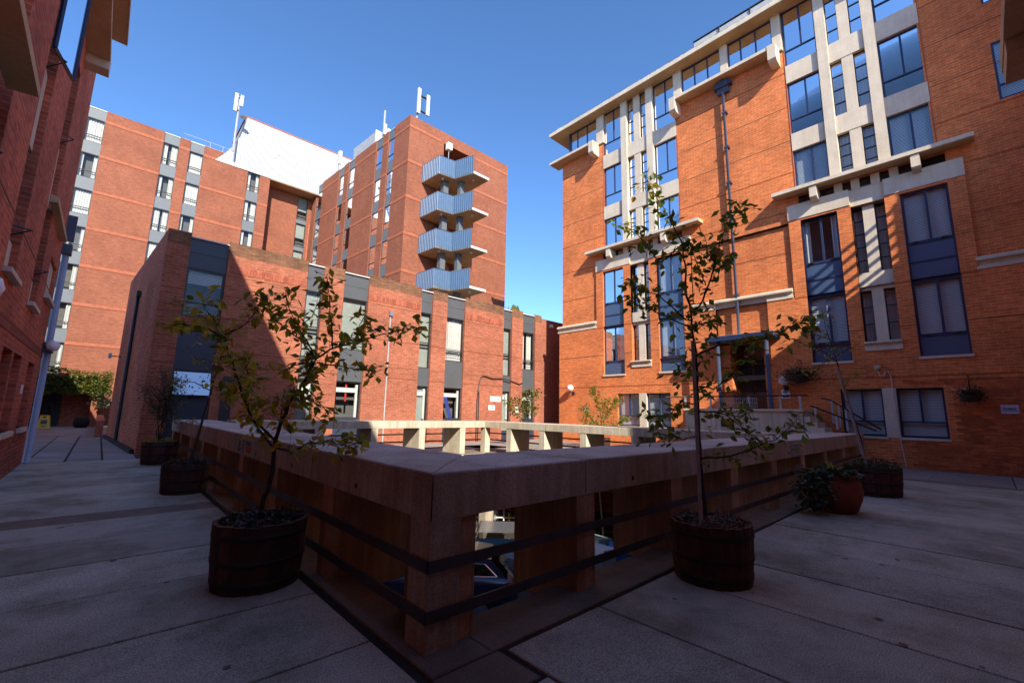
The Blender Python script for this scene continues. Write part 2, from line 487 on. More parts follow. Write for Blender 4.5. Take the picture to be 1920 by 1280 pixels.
def win(f, parent, u0, u1, z0, z1, d=-0.12, fm='blue_frame', mull=(), trans=(), mfrom=0, fw_=0.06, gl='glass_blue', inside=None, seed=0, name='window', openp=None):
    w, h = round(u1 - u0, 3), round(z1 - z0, 3)
    key = (f.key, w, h, fm, mull, trans, mfrom, gl, fw_)
    if key not in CACHE:
        m = MB(f, True)
        m.box(0, w, -0.05, 0.03, 0, fw_, fm).box(0, w, -0.05, 0.03, h - fw_, h, fm).box(0, fw_, -0.05, 0.03, fw_, h - fw_, fm).box(w - fw_, w, -0.05, 0.03, fw_, h - fw_, fm)
        tz = [fw_] + [t * h for t in trans] + [h - fw_]
        for t in trans: m.box(fw_, w - fw_, -0.05, 0.04, t * h - fw_ * 0.4, t * h + fw_ * 0.4, fm)
        mz = tz[mfrom]
        for q in mull: m.box(q * w - fw_ * 0.5, q * w + fw_ * 0.5, -0.05, 0.035, mz, h - fw_, fm)
        panes = []
        cols = [fw_] + [q * w for q in mull] + [w - fw_]
        for j in range(len(tz) - 1):
            cs = cols if j >= mfrom else [fw_, w - fw_]
            for i in range(len(cs) - 1):
                pm = MB(f, True)
                pm.poly([(cs[i], 0, tz[j]), (cs[i + 1], 0, tz[j]), (cs[i + 1], 0, tz[j + 1]), (cs[i], 0, tz[j + 1])], gl)
                panes.append(pm.mesh('pane'))
        CACHE[key] = (m.mesh('window'), panes)
    fme, panes = CACHE[key]
    loc = f.p(u0, d, z0)
    wo = inst(fme, name, parent, loc)
    for pm in panes: inst(pm, 'pane', wo, loc)
    if inside:
        k2 = (f.key, w, h, inside, seed % 3)
        if k2 not in CACHE:
            m = MB(f, True); rr = random.Random(seed % 3 + 5)
            kind = inside.split(':')
            fr = float(kind[1]) if len(kind) > 1 else 1.0
            if kind[0] == 'blind':
                n_ = int(h * fr / 0.055)
                for i in range(n_):
                    zz = h - fw_ - 0.03 - i * 0.055
                    m.poly([(fw_, -0.125, zz + 0.024), (w - fw_, -0.125, zz + 0.024), (w - fw_, -0.10, zz - 0.022), (fw_, -0.10, zz - 0.022)], 'blind_white')
            elif kind[0] == 'sheet':
                m.poly([(0, -0.14, h * (1 - fr)), (w, -0.14, h * (1 - fr)), (w, -0.14, h), (0, -0.14, h)], 'sheet_grey')
            else:
                cm = 'curtain_red' if kind[0] == 'redcurtain' else 'curtain_white'
                def strip(a, b):
                    n_ = max(4, int((b - a) / 0.035)); ph = rr.random() * 6
                    pr = None
                    for i in range(n_ + 1):
                        x = a + (b - a) * i / n_
                        y = -0.17 + 0.035 * math.sin(i * 1.5 + ph)
                        if pr: m.poly([(pr[0], pr[1], 0.04), (x, y, 0.04), (x, y, h - 0.04), (pr[0], pr[1], h - 0.04)], cm, smooth=True)
                        pr = (x, y)
                if fr >= 0.99: strip(0.02, w - 0.02)
                else:
                    strip(0.02, w * fr * (0.5 + 0.5 * rr.random())); strip(w - w * fr * (0.6 + 0.4 * rr.random()), w - 0.02)
            CACHE[k2] = m.mesh('blind' if kind[0] == 'blind' else 'curtain')
        nm = inside.split(':')[0]
        inst(CACHE[k2], {'blind': 'blind', 'sheet': 'roller_blind'}.get(nm, 'curtain'), wo, loc)
    return wo
def part(f, parent, name, boxes, mat):
    m = MB(f)
    for b in boxes: m.box(*b, mat)
    loc = f.p((boxes[0][0] + boxes[0][1]) / 2, boxes[0][2], boxes[0][4])
    return m.build(name, parent, loc)
def brick_pieces(f, parent, u0, u1, z0, z1, d, mat, n_max=300, bw=0.29, rh=0.1, holes=()):
    k = 0; vs = []
    rr = random.Random(3)
    for i in range(6):
        m = MB(f, True); j = lambda: rr.uniform(-0.003, 0.003)
        a, b_, c, e = 0.006 + j(), bw - 0.006 + j(), 0.006 + j(), rh - 0.007 + j()
        t = 0.012 + rr.random() * 0.007
        m.box(a, b_, -0.02, t, c, e, mat, skip='b')
        vs.append(m.mesh('brick'))
    iz = math.ceil(z0 / rh - 1e-6)
    while iz * rh + rh <= z1 + 1e-6:
        off = 0.5 * bw if iz % 2 else 0
        iu = math.ceil((u0 - off) / bw)
        while iu * bw + off + bw <= u1 + 1e-6:
            u = iu * bw + off; z = iz * rh
            if not any(h[0] < u + bw and h[1] > u and h[2] < z + rh and h[3] > z for h in holes):
                if k >= n_max: return
                inst(vs[rr.randrange(6)], 'brick', parent, f.p(u, d, z)); k += 1
            iu += 1
        iz += 1

# ------------------------------------------------------------------ ground and deck
FR_ = F(20.3, 0, 0, 1, -1, 0)       # long orange block, u = y
FL = F(-1.35, 0, 0, 1, 1, 0)        # near block on the walkway, u = y
FO = F(0, 19.3, 1, 0, 0, -1)        # two-storey block, u = x
FOL = F(1.05, 19.3, -0.0617, 0.9981, -0.9981, -0.0617)
FT = F(0, 46, 1, 0, 0, -1)          # tower, long wing
FS = F(0, 29, 1, 0, 0, -1)          # tower, stair front
FSL = F(15.34, 29, -0.06938, 0.99759, -0.99759, -0.06938)
FB = F(0, -1.1, 1, 0, 0, 1)         # block along the back
CX, CY = 1.76, 2.68                 # near corner of the parapet
IX0, IX1, IY0, IY1 = 2.76, 11.5, 3.68, 13.9   # opening
VZ = -3.3
g = MB()
g.box(-400, 400, -400, 400, VZ - 0.5, VZ, 'asphalt')
tag(g.build('ground'), kind='structure')
# deck bed (recessed joints show it) with the hole of the court
Z0 = -0.02
KX, KY = 2.14, 2.95                  # inner edge of the kerb strip
dm = MB()
for (x0, x1, y0, y1) in ((-30, 34, -40, KY), (-30, 34, IY1, 60), (-30, KX, KY, IY1), (IX1, 34, KY, IY1)):
    dm.poly([(x0, y0, Z0), (x1, y0, Z0), (x1, y1, Z0), (x0, y1, Z0)], 'joint_dark')
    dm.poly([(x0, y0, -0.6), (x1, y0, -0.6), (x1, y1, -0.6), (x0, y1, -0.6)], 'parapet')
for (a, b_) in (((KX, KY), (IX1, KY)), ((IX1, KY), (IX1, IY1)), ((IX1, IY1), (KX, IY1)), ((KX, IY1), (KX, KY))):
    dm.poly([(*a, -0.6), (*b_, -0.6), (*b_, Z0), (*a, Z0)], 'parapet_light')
deck = tag(dm.build('deck'), kind='structure')
def slab(x0, x1, y0, y1, mat, z1=0.0, name='paving_slab', j=0.012):
    m = MB(); m.cham(x0 + j, x1 - j, y0 + j, y1 - j, Z0 - 0.04, z1, mat, 0.006)
    return m.build(name, deck, ((x0 + x1) / 2, (y0 + y1) / 2, z1))
EX, EY = 1.64, 2.42
ys = [-1.1, -0.15, 0.95, 2.03, 3.13, 4.22, 5.33, 6.42, 7.55, 8.66]
for a, b_ in zip(ys, ys[1:]):
    if b_ <= 2.1: continue
    slab(-1.35, EX - 0.03, a, b_, 'deck', z1=random.uniform(-0.003, 0.003))
slab(-1.35, EX - 0.03, 8.66, 9.25, 'band_brown', z1=-0.012, name='drain_strip')
ys = [9.25, 10.3, 11.35, 12.4, 13.45, 14.5, 15.55, 16.6, 17.6]
for a, b_ in zip(ys, ys[1:]): slab(-1.35, EX - 0.03 if b_ < 17 else 2.6, a, b_, 'deck', z1=random.uniform(-0.003, 0.003))
xs = [-1.35, -0.2, 0.92, 2.24, 3.3, 4.43, 5.52, 6.68, 7.78, 8.9, 10.0, 11.1, 12.2, 13.3, 14.4, 15.4, 16.3]
for a, b_ in zip(xs, xs[1:]):
    slab(a, b_, -1.1 if a < 7.7 else -2.6, (2.03 if b_ < 2.3 else EY), 'deck', z1=random.uniform(-0.003, 0.003))
slab(16.3, 16.72, -3, EY + 0.4, 'band_brown', z1=-0.004, name='drain_strip')
for k, yy in enumerate([-3.0, -1.9, -0.3, 1.28, 2.9, 4.4, 6.0, 7.6, 9.2, 10.8, 12.4, 14.0, 15.6]):
    slab(16.72, 18.4, yy, yy + (1.1 if k == 0 else 1.6 if k != 3 else 1.62), 'paver')
    slab(18.4, 20.25, yy, yy + (1.1 if k == 0 else 1.6 if k != 3 else 1.62), 'paver')
slab(12.6, 16.72, EY + 0.4, 10.6, 'paver'); slab(12.6, 16.72, 10.6, 17.2, 'paver')
slab(2.9, 8.2, 15.3, 19.2, 'paver'); slab(8.2, 14.0, 15.3, 19.2, 'paver'); slab(14.0, 20.2, 17.2, 19.2, 'paver')
for i in range(26):                                 # alley pavers beyond the deck
    for k in range(3):
        xa = -1.3 + k * 0.78
        y0 = 17.6 + i * 1.02
        if i < 14: slab(xa, xa + 0.78, y0, y0 + 1.02, 'paver', j=0.028)
slab(-4.2, 1.6, 31.88, 47, 'paver')
slab(-4.2, -1.3, 17.6, 31.88, 'paver')
# kerb strip below the parapet, with a shadow gap to the slabs
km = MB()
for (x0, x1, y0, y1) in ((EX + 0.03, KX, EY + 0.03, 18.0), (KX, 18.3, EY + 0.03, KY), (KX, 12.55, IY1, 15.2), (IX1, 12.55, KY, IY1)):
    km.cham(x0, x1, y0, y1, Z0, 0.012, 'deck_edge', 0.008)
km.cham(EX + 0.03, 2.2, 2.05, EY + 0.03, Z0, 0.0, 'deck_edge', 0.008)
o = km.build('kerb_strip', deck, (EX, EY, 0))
# stains: flat dried gum spots
gm = MB()
rr = random.Random(11)
for i in range(26):
    x, y = (rr.uniform(2.4, 9), rr.uniform(-0.4, 2.2)) if i % 3 else (rr.uniform(-0.6, 1.4), rr.uniform(3, 9))
    r = rr.uniform(0.012, 0.035); sx = rr.uniform(0.7, 1.3)
    gm.poly([(x + r * sx * math.cos(a * PI / 4) * rr.uniform(0.8, 1.1), y + r * math.sin(a * PI / 4) * rr.uniform(0.8, 1.1), 0.0045) for a in range(8)], 'deck_edge')
o = gm.build('gum_spots', deck); tag(o, kind='stuff')

# ------------------------------------------------------------------ parapet round the court
T1, T0 = 1.17, 0.85
par = thing('concrete_parapet', (CX, CY, 0), 'wide concrete parapet on fins with two flat steel rails round the open court', 'parapet')
TH = 0.2
def cap(x0, x1, y0, y1, mat, top, z0=T0, z1=T1, name='coping_slab', miter=None):
    m = MB()
    e = 0.012
    q = [(x0, y0), (x1, y0), (x1, y1), (x0, y1)] if miter is None else miter
    def inset(i):
        c = Vector((sum(p[0] for p in q) / len(q), sum(p[1] for p in q) / len(q)))
        v = Vector(q[i]); dv = (c - v).normalized() * e * 1.4
        return (v.x + dv.x, v.y + dv.y)
    for i in range(len(q)):
        a, b_ = q[i], q[(i + 1) % len(q)]; ai, bi = inset(i), inset((i + 1) % len(q))
        L_ = math.dist(a, b_); n_ = 1
        m.poly([(*a, z0), (*b_, z0), (*b_, z1 - e), (*a, z1 - e)], mat)
        m.poly([(*a, z1 - e), (*b_, z1 - e), (*bi, z1), (*ai, z1)], top)
    m.poly([(*inset(i), z1) for i in range(len(q))], top)
    m.poly([(*p, z0) for p in q], mat)
    return m.build(name, par, (q[0][0], q[0][1], z0))
J = 0.008
# near-left run (along y) and near-right run (along x), mitred at the corner
yl = [CY, 5.05, 7.75, 10.45, 13.15, 15.9]
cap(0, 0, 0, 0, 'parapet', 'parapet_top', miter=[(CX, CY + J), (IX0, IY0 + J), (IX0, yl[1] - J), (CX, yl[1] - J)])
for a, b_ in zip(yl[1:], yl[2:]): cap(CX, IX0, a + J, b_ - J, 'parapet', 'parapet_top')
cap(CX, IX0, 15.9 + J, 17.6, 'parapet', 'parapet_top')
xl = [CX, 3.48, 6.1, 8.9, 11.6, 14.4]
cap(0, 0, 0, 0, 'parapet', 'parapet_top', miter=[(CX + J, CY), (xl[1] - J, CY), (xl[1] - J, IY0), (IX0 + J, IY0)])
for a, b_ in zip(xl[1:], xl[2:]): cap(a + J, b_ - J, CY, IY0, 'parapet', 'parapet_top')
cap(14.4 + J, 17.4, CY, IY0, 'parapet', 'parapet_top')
# far runs, thinner inner edge, paler concrete
FZ0, FZ1 = 0.99, 1.225
xf = [IX0, 5.4, 8.2, 11.0]
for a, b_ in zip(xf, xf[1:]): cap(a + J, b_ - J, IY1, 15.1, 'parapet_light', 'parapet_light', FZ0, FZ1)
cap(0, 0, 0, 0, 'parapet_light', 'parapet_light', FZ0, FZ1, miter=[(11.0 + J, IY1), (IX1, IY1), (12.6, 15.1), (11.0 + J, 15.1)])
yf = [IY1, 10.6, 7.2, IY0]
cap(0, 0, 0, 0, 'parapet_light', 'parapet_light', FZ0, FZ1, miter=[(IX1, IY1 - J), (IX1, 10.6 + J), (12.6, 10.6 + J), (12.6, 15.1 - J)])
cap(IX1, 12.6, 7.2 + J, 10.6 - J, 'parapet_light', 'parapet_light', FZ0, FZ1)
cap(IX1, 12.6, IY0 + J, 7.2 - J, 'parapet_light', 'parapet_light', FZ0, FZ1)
def fin(x0, x1, y0, y1, mat, z1, z0=-0.15):
    m = MB(); m.box(x0, x1, y0, y1, z0, z1 - 0.001, mat)
    return m.build('fin', par, (x0, y0, z0))
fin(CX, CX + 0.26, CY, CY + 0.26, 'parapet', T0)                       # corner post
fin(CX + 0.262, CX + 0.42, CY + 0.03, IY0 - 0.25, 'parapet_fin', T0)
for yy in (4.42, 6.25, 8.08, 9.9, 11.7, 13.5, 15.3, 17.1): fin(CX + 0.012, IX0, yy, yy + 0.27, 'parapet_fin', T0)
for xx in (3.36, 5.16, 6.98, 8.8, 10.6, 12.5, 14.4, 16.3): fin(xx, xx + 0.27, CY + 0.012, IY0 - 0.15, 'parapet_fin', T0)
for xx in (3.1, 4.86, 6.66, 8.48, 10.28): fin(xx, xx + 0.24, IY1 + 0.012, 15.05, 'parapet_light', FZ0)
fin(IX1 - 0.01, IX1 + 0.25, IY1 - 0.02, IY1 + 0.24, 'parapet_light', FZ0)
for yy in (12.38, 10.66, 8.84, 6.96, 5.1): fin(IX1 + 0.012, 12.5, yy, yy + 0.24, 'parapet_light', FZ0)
def rail(pts, z, d=0.0, h=0.075, name='rail'):
    m = MB()
    for (a, b_) in zip(pts, pts[1:]):
        m.box(min(a[0], b_[0]), max(a[0], b_[0]) + (0 if a[0] != b_[0] else 0.014), min(a[1], b_[1]), max(a[1], b_[1]) + (0 if a[1] != b_[1] else 0.014), z, z + h, 'rail_steel')
    return m.build(name, par, (*pts[0], z))
for z in (0.52, 0.205):
    rail([(CX - 0.018, 17.4), (CX - 0.018, CY - 0.018), ], z); rail([(CX - 0.018, CY - 0.018), (17.2, CY - 0.018)], z)
for z in (0.68, 0.4, 0.14):
    rail([(12.64, 15.1), (12.64, 4.0)], z, h=0.05); rail([(3.0, 15.14), (12.6, 15.14)], z, h=0.05)
hm = MB()                                     # formwork bolt holes
for yy in (3.9, 5.7, 7.35, 9.2, 11.0, 12.8): hm.lathe([(0.0, 0.0), (0.026, 0.0)], (0, 0, 0), 'joint_dark', 8) if False else hm.poly([(CX - 0.002, yy + 0.026 * math.cos(a * PI / 5), 0.93 + 0.026 * math.sin(a * PI / 5)) for a in range(10)], 'joint_dark')
for xx in (4.3, 6.2, 8.0, 9.8, 11.6): hm.poly([(xx + 0.026 * math.cos(a * PI / 5), CY - 0.002, 0.93 + 0.026 * math.sin(a * PI / 5)) for a in range(10)], 'joint_dark')
tag(hm.build('bolt_holes', par), kind='stuff')
# ------------------------------------------------------------------ court below the deck
cpv = MB(); cpv.box(8.6, 16, 11.6, 17.1, VZ, VZ + 0.05, 'paver'); tag(cpv.build('court_pavement'), kind='structure')
cw = MB()
for (x0, x1, y0, y1) in ((0.2, 0.5, 0, 17.5), (0.2, 19.5, 17.2, 17.5), (19.2, 19.5, 0, 17.5), (0.2, 19.5, 0, 0.3)):
    cw.box(x0, x1, y0, y1, VZ, -0.6, 'brick_dark')
tag(cw.build('undercroft_wall'), kind='structure')
cpm = MB()
for x, y in ((2.9, 3.9), (11.6, 3.9), (2.9, 13.8), (11.6, 13.8), (7, 13.9), (7, 3.8)): cpm.box(x - 0.2, x + 0.2, y - 0.2, y + 0.2, VZ, -0.6, 'parapet')
tag(cpm.build('undercroft_columns'), kind='structure')
# ------------------------------------------------------------------ long orange brick block
ob = thing('brick_building', (20.3, 7, 0), 'tall orange brick block with cream concrete window frames and a flat overhanging eave', 'building')
BAYS = ((2.28, 1.0, 2.38, 1.0), (11.9, 1.085, 11.86, 1.07))
LOWZ = 6.45
holes_low, holes_up, holes_mid = [], [], []
for c, s, cu, su in BAYS:
    for sg in (1, -1):
        a, b_ = sorted((c + sg * 0.93 * s, c + sg * 2.16 * s))
        holes_low.append((a, b_, 3.75, LOWZ)); holes_mid.append((a, b_, LOWZ, 9.65))
        a, b_ = sorted((c + sg * 0.18 * s, c + sg * 1.38 * s))
        holes_low.append((a, b_, 1.03, 2.7))
    holes_low.append((c - 0.5 * s, c + 0.5 * s, 4.4, LOWZ)); holes_mid.append((c - 0.5 * s, c + 0.5 * s, LOWZ, 9.6))
DOOR = (6.22, 7.55, 1.86, 4.8)
w1 = MB(FR_)
PD = 0.1
w1.wall(-6, 5.9, 0, LOWZ, PD, 'brick_orange', holes_low, 0.22)
w1.wall(8.05, 17.5, 0, LOWZ, PD, 'brick_orange', holes_low, 0.22)
w1.wall(5.9, 8.05, 0, LOWZ, -0.06, 'brick_orange', [DOOR], 0.9)
for u in (5.9, 8.05): w1.poly([(u, -0.06, 0), (u, PD, 0), (u, PD, LOWZ), (u, -0.06, LOWZ)], 'brick_orange')
w1.poly([(17.5, PD, 0), (17.5, -12, 0), (17.5, -12, LOWZ), (17.5, PD, LOWZ)], 'brick_orange')
w1.build('wall', ob, FR_.p(7, 0, 0))
# upper brick panels, piers, end wall
w2 = MB(FR_)
for c, s, cu, su in BAYS:
    for sg in (1, -1):
        a, b_ = sorted((c + sg * 0.5 * s, c + sg * 2.59 * s))
        w2.wall(a, b_, LOWZ, 9.74, PD, 'brick_orange', holes_mid, 0.22)
        for u in (a, b_): w2.poly([(u, -0.2, LOWZ), (u, PD, LOWZ), (u, PD, 9.74), (u, -0.2, 9.74)], 'brick_orange')
    # small wall either side of the clerestory strip
    w2.wall(c - 2.62 * s, c + 2.62 * s, 9.74, 10.83, -0.02, 'brick_orange', [(c - 2.2 * s, c + 2.2 * s, 10.38, 10.8)], 0.25)
panels = [(14.68, 17.33), (4.88, 9.1), (-6, -0.3)]
for a, b_ in panels: w2.wall(a, b_, LOWZ, 10.83, 0, 'brick_orange')
for a, b_, hh in ((14.12, 17.33, ()), (4.56, 9.62, ()), (-6, 0.3, [(-2.65, -1.34, 12.0, 14.1), (-2.65, -1.3, 15.62, 17.5)])):
    w2.wall(a, b_, 10.83, 17.66, 0, 'brick_orange', hh, 0.1)
for c, s, cu, su in BAYS:      # brick returns beside the concrete frame
    pass
w2.poly([(17.33, 0, LOWZ), (17.33, -12, LOWZ), (17.33, -12, 17.66), (17.33, 0, 17.66)], 'brick_orange')
w2.build('wall', ob, FR_.p(7, 0, LOWZ))
# movement joints drawn as thin recessed-looking strips of dark mastic, slightly proud of the brick
jm = MB(FR_)
for z in (3.1,):
    jm.box(-6, 5.9, PD, PD + 0.006, z - 0.014, z + 0.014, 'joint'); jm.box(8.05, 17.5, PD, PD + 0.006, z - 0.014, z + 0.014, 'joint')
for c, s, cu, su in BAYS:
    for sg in (1, -1):
        for z in (6.4, 4.85):
            a, b_ = sorted((c + sg * 2.16 * s, c + sg * 2.59 * s)); jm.box(a, b_, PD, PD + 0.006, z - 0.012, z + 0.012, 'joint')
            a, b_ = sorted((c + sg * 0.5 * s, c + sg * 0.93 * s)); jm.box(a, b_, PD, PD + 0.006, z - 0.012, z + 0.012, 'joint')
for a, b_ in ((14.7, 17.33), (5.0, 9.08), (-6, -0.32)):
    for z in (8.42, 10.2): jm.box(a, b_, 0, 0.006, z - 0.012, z + 0.012, 'joint')
    jm.box(a, b_, PD, PD + 0.006, 4.85 - 0.018, 4.85 + 0.018, 'joint') if a != 5.0 else None
for a, b_ in ((14.14, 17.33), (4.58, 9.6), (-6, 0.28)):
    for z in (11.9, 13.35, 14.95, 16.6): jm.box(a, b_, 0, 0.006, z - 0.012, z + 0.012, 'joint')
tag(jm.build('movement_joints', ob, FR_.p(7, 0, 3)), kind='stuff')
# core so that rooms are closed and the block has a body
cm = MB(FR_)
cm.box(-8, 17.3, -12, -1.0, 0, 19.6, 'dim_interior')
for z in (3.3, 6.5, 9.9, 13.2, 16.45): cm.box(-5.9, 17.3, -1.0, -0.3, z - 0.1, z + 0.1, 'dim_interior')
cm.build('interior', ob, FR_.p(7, -3, 0))
SEED = 0
for bi, (c, s, cu, su) in enumerate(BAYS):
    for sg in (1, -1):
        a, b_ = sorted((c + sg * 0.93 * s, c + sg * 2.16 * s))
        SEED += 1
        ins_hi = 'blind' if sg < 0 else ('curtain:0.25' if bi == 0 else 'blind:0.9')
        win(FR_, ob, a, b_, 7.74, 9.65, -0.04, mull=(0.47,), inside=ins_hi, seed=SEED, fw_=0.07)
        win(FR_, ob, a, b_, 4.45, 6.38, -0.04, mull=(0.47,), inside='blind' if (bi == 0 or sg < 0) else 'curtain:0.4', seed=SEED + 1, fw_=0.07)
        for z0, z1 in ((7.07, 7.74), (6.38, 7.07), (3.75, 4.45)):
            m = MB(FR_)
            m.box(a + 0.05, b_ - 0.05, -0.08, -0.035, z0 + 0.03, z1 - 0.03, 'blue_panel')
            m.box(a, b_, -0.12, -0.01, z0, z0 + 0.03, 'blue_frame').box(a, b_, -0.12, -0.01, z1 - 0.03, z1, 'blue_frame')
            m.box(a, a + 0.05, -0.12, -0.01, z0 + 0.03, z1 - 0.03, 'blue_frame').box(b_ - 0.05, b_, -0.12, -0.01, z0 + 0.03, z1 - 0.03, 'blue_frame')
            m.build('spandrel_panel', ob, FR_.p((a + b_) / 2, 0, z0))
        part(FR_, ob, 'sill', [(a - 0.04, b_ + 0.04, 0.0, PD + 0.06, 3.66, 3.75)], 'stone')
        # restrictor stays on the top frames
        m = MB(FR_)
        for z in (7.76, 4.47):
            for uu in (a + 0.25, b_ - 0.25): m.box(uu - 0.07, uu + 0.07, 0, 0.05, z, z + 0.045, 'dark_frame')
        m.build('window_stay', ob, FR_.p(a, 0, 7.7))
        # ground windows
        a, b_ = sorted((c + sg * 0.18 * s, c + sg * 1.38 * s))
        win(FR_, ob, a, b_, 1.03, 2.7, -0.06, mull=(0.5,), trans=(0.31,), mfrom=1, inside='blind', seed=SEED, fw_=0.06)
        part(FR_, ob, 'sill', [(a - 0.03, b_ + 0.03, 0.0, PD + 0.05, 0.95, 1.03)], 'stone')
        # lintel beams
        a, b_ = sorted((c + sg * 0.52 * s, c + sg * 2.6 * s))
        part(FR_, ob, 'lintel', [(a, b_, -0.1, PD + 0.03, 9.74, 10.38)], 'stone')
    part(FR_, ob, 'concrete_post', [(c - 0.185 * s, c + 0.185 * s, -0.2, PD + 0.012, 1.0, 2.71)], 'stone')
    part(FR_, ob, 'lintel', [(c - 0.52 * s, c + 0.52 * s, -0.2, -0.0, 9.6, 10.36)], 'stone')
    part(FR_, ob, 'concrete_post', [(c - 0.17 * s, c + 0.17 * s, -0.3, 0.0, 4.4, 6.32)], 'stone')
    part(FR_, ob, 'concrete_post', [(c - 0.17 * s, c + 0.17 * s, -0.3, 0.0, 7.0, 9.6)], 'stone')
    part(FR_, ob, 'spandrel', [(c - 0.5 * s, c + 0.5 * s, -0.3, -0.004, 6.32, 7.0)], 'stone')
    for sg in (1, -1):
        a, b_ = sorted((c + sg * 0.17 * s, c + sg * 0.5 * s))
        win(FR_, ob, a, b_, 4.4, 6.32, -0.17, fm='dark_frame', trans=(0.35, 0.68), inside='curtain', seed=SEED, fw_=0.03)
        win(FR_, ob, a, b_, 7.0, 9.6, -0.17, fm='dark_frame', trans=(0.2, 0.4, 0.6, 0.8), inside='curtain', seed=SEED + 1, fw_=0.03)
    m = MB(FR_)
    prof = [(0.0, 4.06), (PD + 0.05, 4.06), (PD + 0.05, 4.17), (PD + 0.02, 4.19), (PD + 0.02, 4.27), (PD + 0.12, 4.3), (PD + 0.15, 4.34), (PD + 0.13, 4.38), (0.0, 4.4)]
    m.prism(prof, 'u', c - 0.52 * s, c + 0.52 * s, 'stone'); m.build('sill', ob, FR_.p(c, 0, 4.1))
    # clerestory strip: posts and dark lights
    for u in (-0.84, -0.3, 0.0 + 0.3, 0.84):
        part(FR_, ob, 'clerestory_post', [(c + (u - 0.13) * s, c + (u + 0.13) * s, -0.28, -0.03, 10.38, 10.8)], 'stone')
    for a, b_ in ((-2.2, -0.97), (-0.71, -0.43), (-0.17, 0.17), (0.43, 0.71), (0.97, 2.2)):
        win(FR_, ob, c + a * s, c + b_ * s, 10.38, 10.8, -0.2, fm='dark_frame', fw_=0.03)
    # canopy slab with two brackets
    m = MB(FR_)
    a, b_ = c - 2.92 * s, c + 3.02 * s
    if bi: a = c - 3.45
    m.prism([(0.0, 10.83), (0.47, 10.8), (0.52, 10.83), (0.52, 10.95), (0.0, 11.0)], 'u', a, b_, 'soffit')
    m.build('canopy', ob, FR_.p(c, 0, 10.8))
    part(FR_, ob, 'canopy_fascia', [(a - 0.004, b_ + 0.004, 0.522, 0.545, 10.82, 10.965)], 'stone')
    for u in (1.57, -1.47):
        m = MB(FR_)
        u0 = c + u * s
        m.prism([(-0.1, 10.2), (0.42, 10.3), (0.5, 10.36), (0.5, 10.8), (-0.1, 10.82)], 'u', u0 - 0.12 * s, u0 + 0.12 * s, 'stone')
        m.build('bracket', ob, FR_.p(u0, 0, 10.3))
    # upper concrete frame
    def U(x): return cu + x * su
    ft = 19.66
    for a, b_ in ((0.58, 0.93), (-0.93, -0.58)):
        part(FR_, ob, 'concrete_pier', [(U(a), U(b_), -0.3, 0.12, 11.0, ft)], 'stone')
    rows = ((12.83, 13.62), (16.04, 16.88))
    for z0, z1 in rows:
        for a, b_ in ((0.93, 2.14), (-2.14, -0.93)):
            part(FR_, ob, 'spandrel', [(U(a), U(b_), -0.3, 0.02, z0, z1)], 'stone')
        part(FR_, ob, 'spandrel', [(U(-0.58), U(0.58), -0.3, 0.05, z0, z1)], 'stone')
    wz = ((11.0, 12.83), (13.62, 16.04), (16.88, ft))
    for k, (z0, z1) in enumerate(wz):
        part(FR_, ob, 'concrete_post', [(U(-0.18), U(0.18), -0.3, 0.03, z0, z1)], 'stone')
        for a, b_ in ((0.18, 0.58), (-0.58, -0.18)):
            win(FR_, ob, U(a), U(b_), z0, z1, -0.14, fm='dark_frame', trans=(0.25, 0.5, 0.75), inside='curtain', seed=k + bi, fw_=0.03)
        for q, (a, b_) in enumerate(((0.93, 2.14), (-2.14, -0.93))):
            SEED += 1
            ins = ('blind', 'blind:0.35', 'curtain:0.8')[k] if q == 0 else ('blind', None, 'curtain:0.4')[k]
            win(FR_, ob, U(a), U(b_), z0, z1, -0.12, mull=(0.46,), trans=((0.28,) if k else ()), mfrom=1 if k else 0, inside=ins, seed=SEED, fw_=0.065)
    for x in (2.15, -2.15):
        part(FR_, ob, 'reveal', [(U(x) - 0.012, U(x) + 0.012, -0.3, 0.012, 11.0, 17.6)], 'brick_band')
# string courses
for a, b_, dd in ((14.72, 17.6, PD), (8.05, 9.06, PD), (4.92, 5.9, PD), (-6, -0.26, PD)):
    m = MB(FR_)
    m.prism([(-0.05, LOWZ), (dd + 0.03, LOWZ), (dd + 0.03, LOWZ + 0.09), (dd - 0.02, LOWZ + 0.12), (dd - 0.02, LOWZ + 0.24), (dd + 0.12, LOWZ + 0.27), (dd + 0.12, LOWZ + 0.34), (dd + 0.06, LOWZ + 0.4), (-0.05, LOWZ + 0.42)], 'u', a, b_, 'stone')
    m.build('string_course', ob, FR_.p(a, 0, LOWZ))
m = MB(FR_)
m.prism([(-0.1, LOWZ + 0.24), (0.22, LOWZ + 0.27), (0.22, LOWZ + 0.34), (0.16, LOWZ + 0.4), (-0.1, LOWZ + 0.42)], 'u', 5.9, 8.05, 'stone')
m.box(5.9, 8.05, -0.1, 0.02, LOWZ, LOWZ + 0.24, 'stone')
m.build('string_course', ob, FR_.p(6, 0, LOWZ))
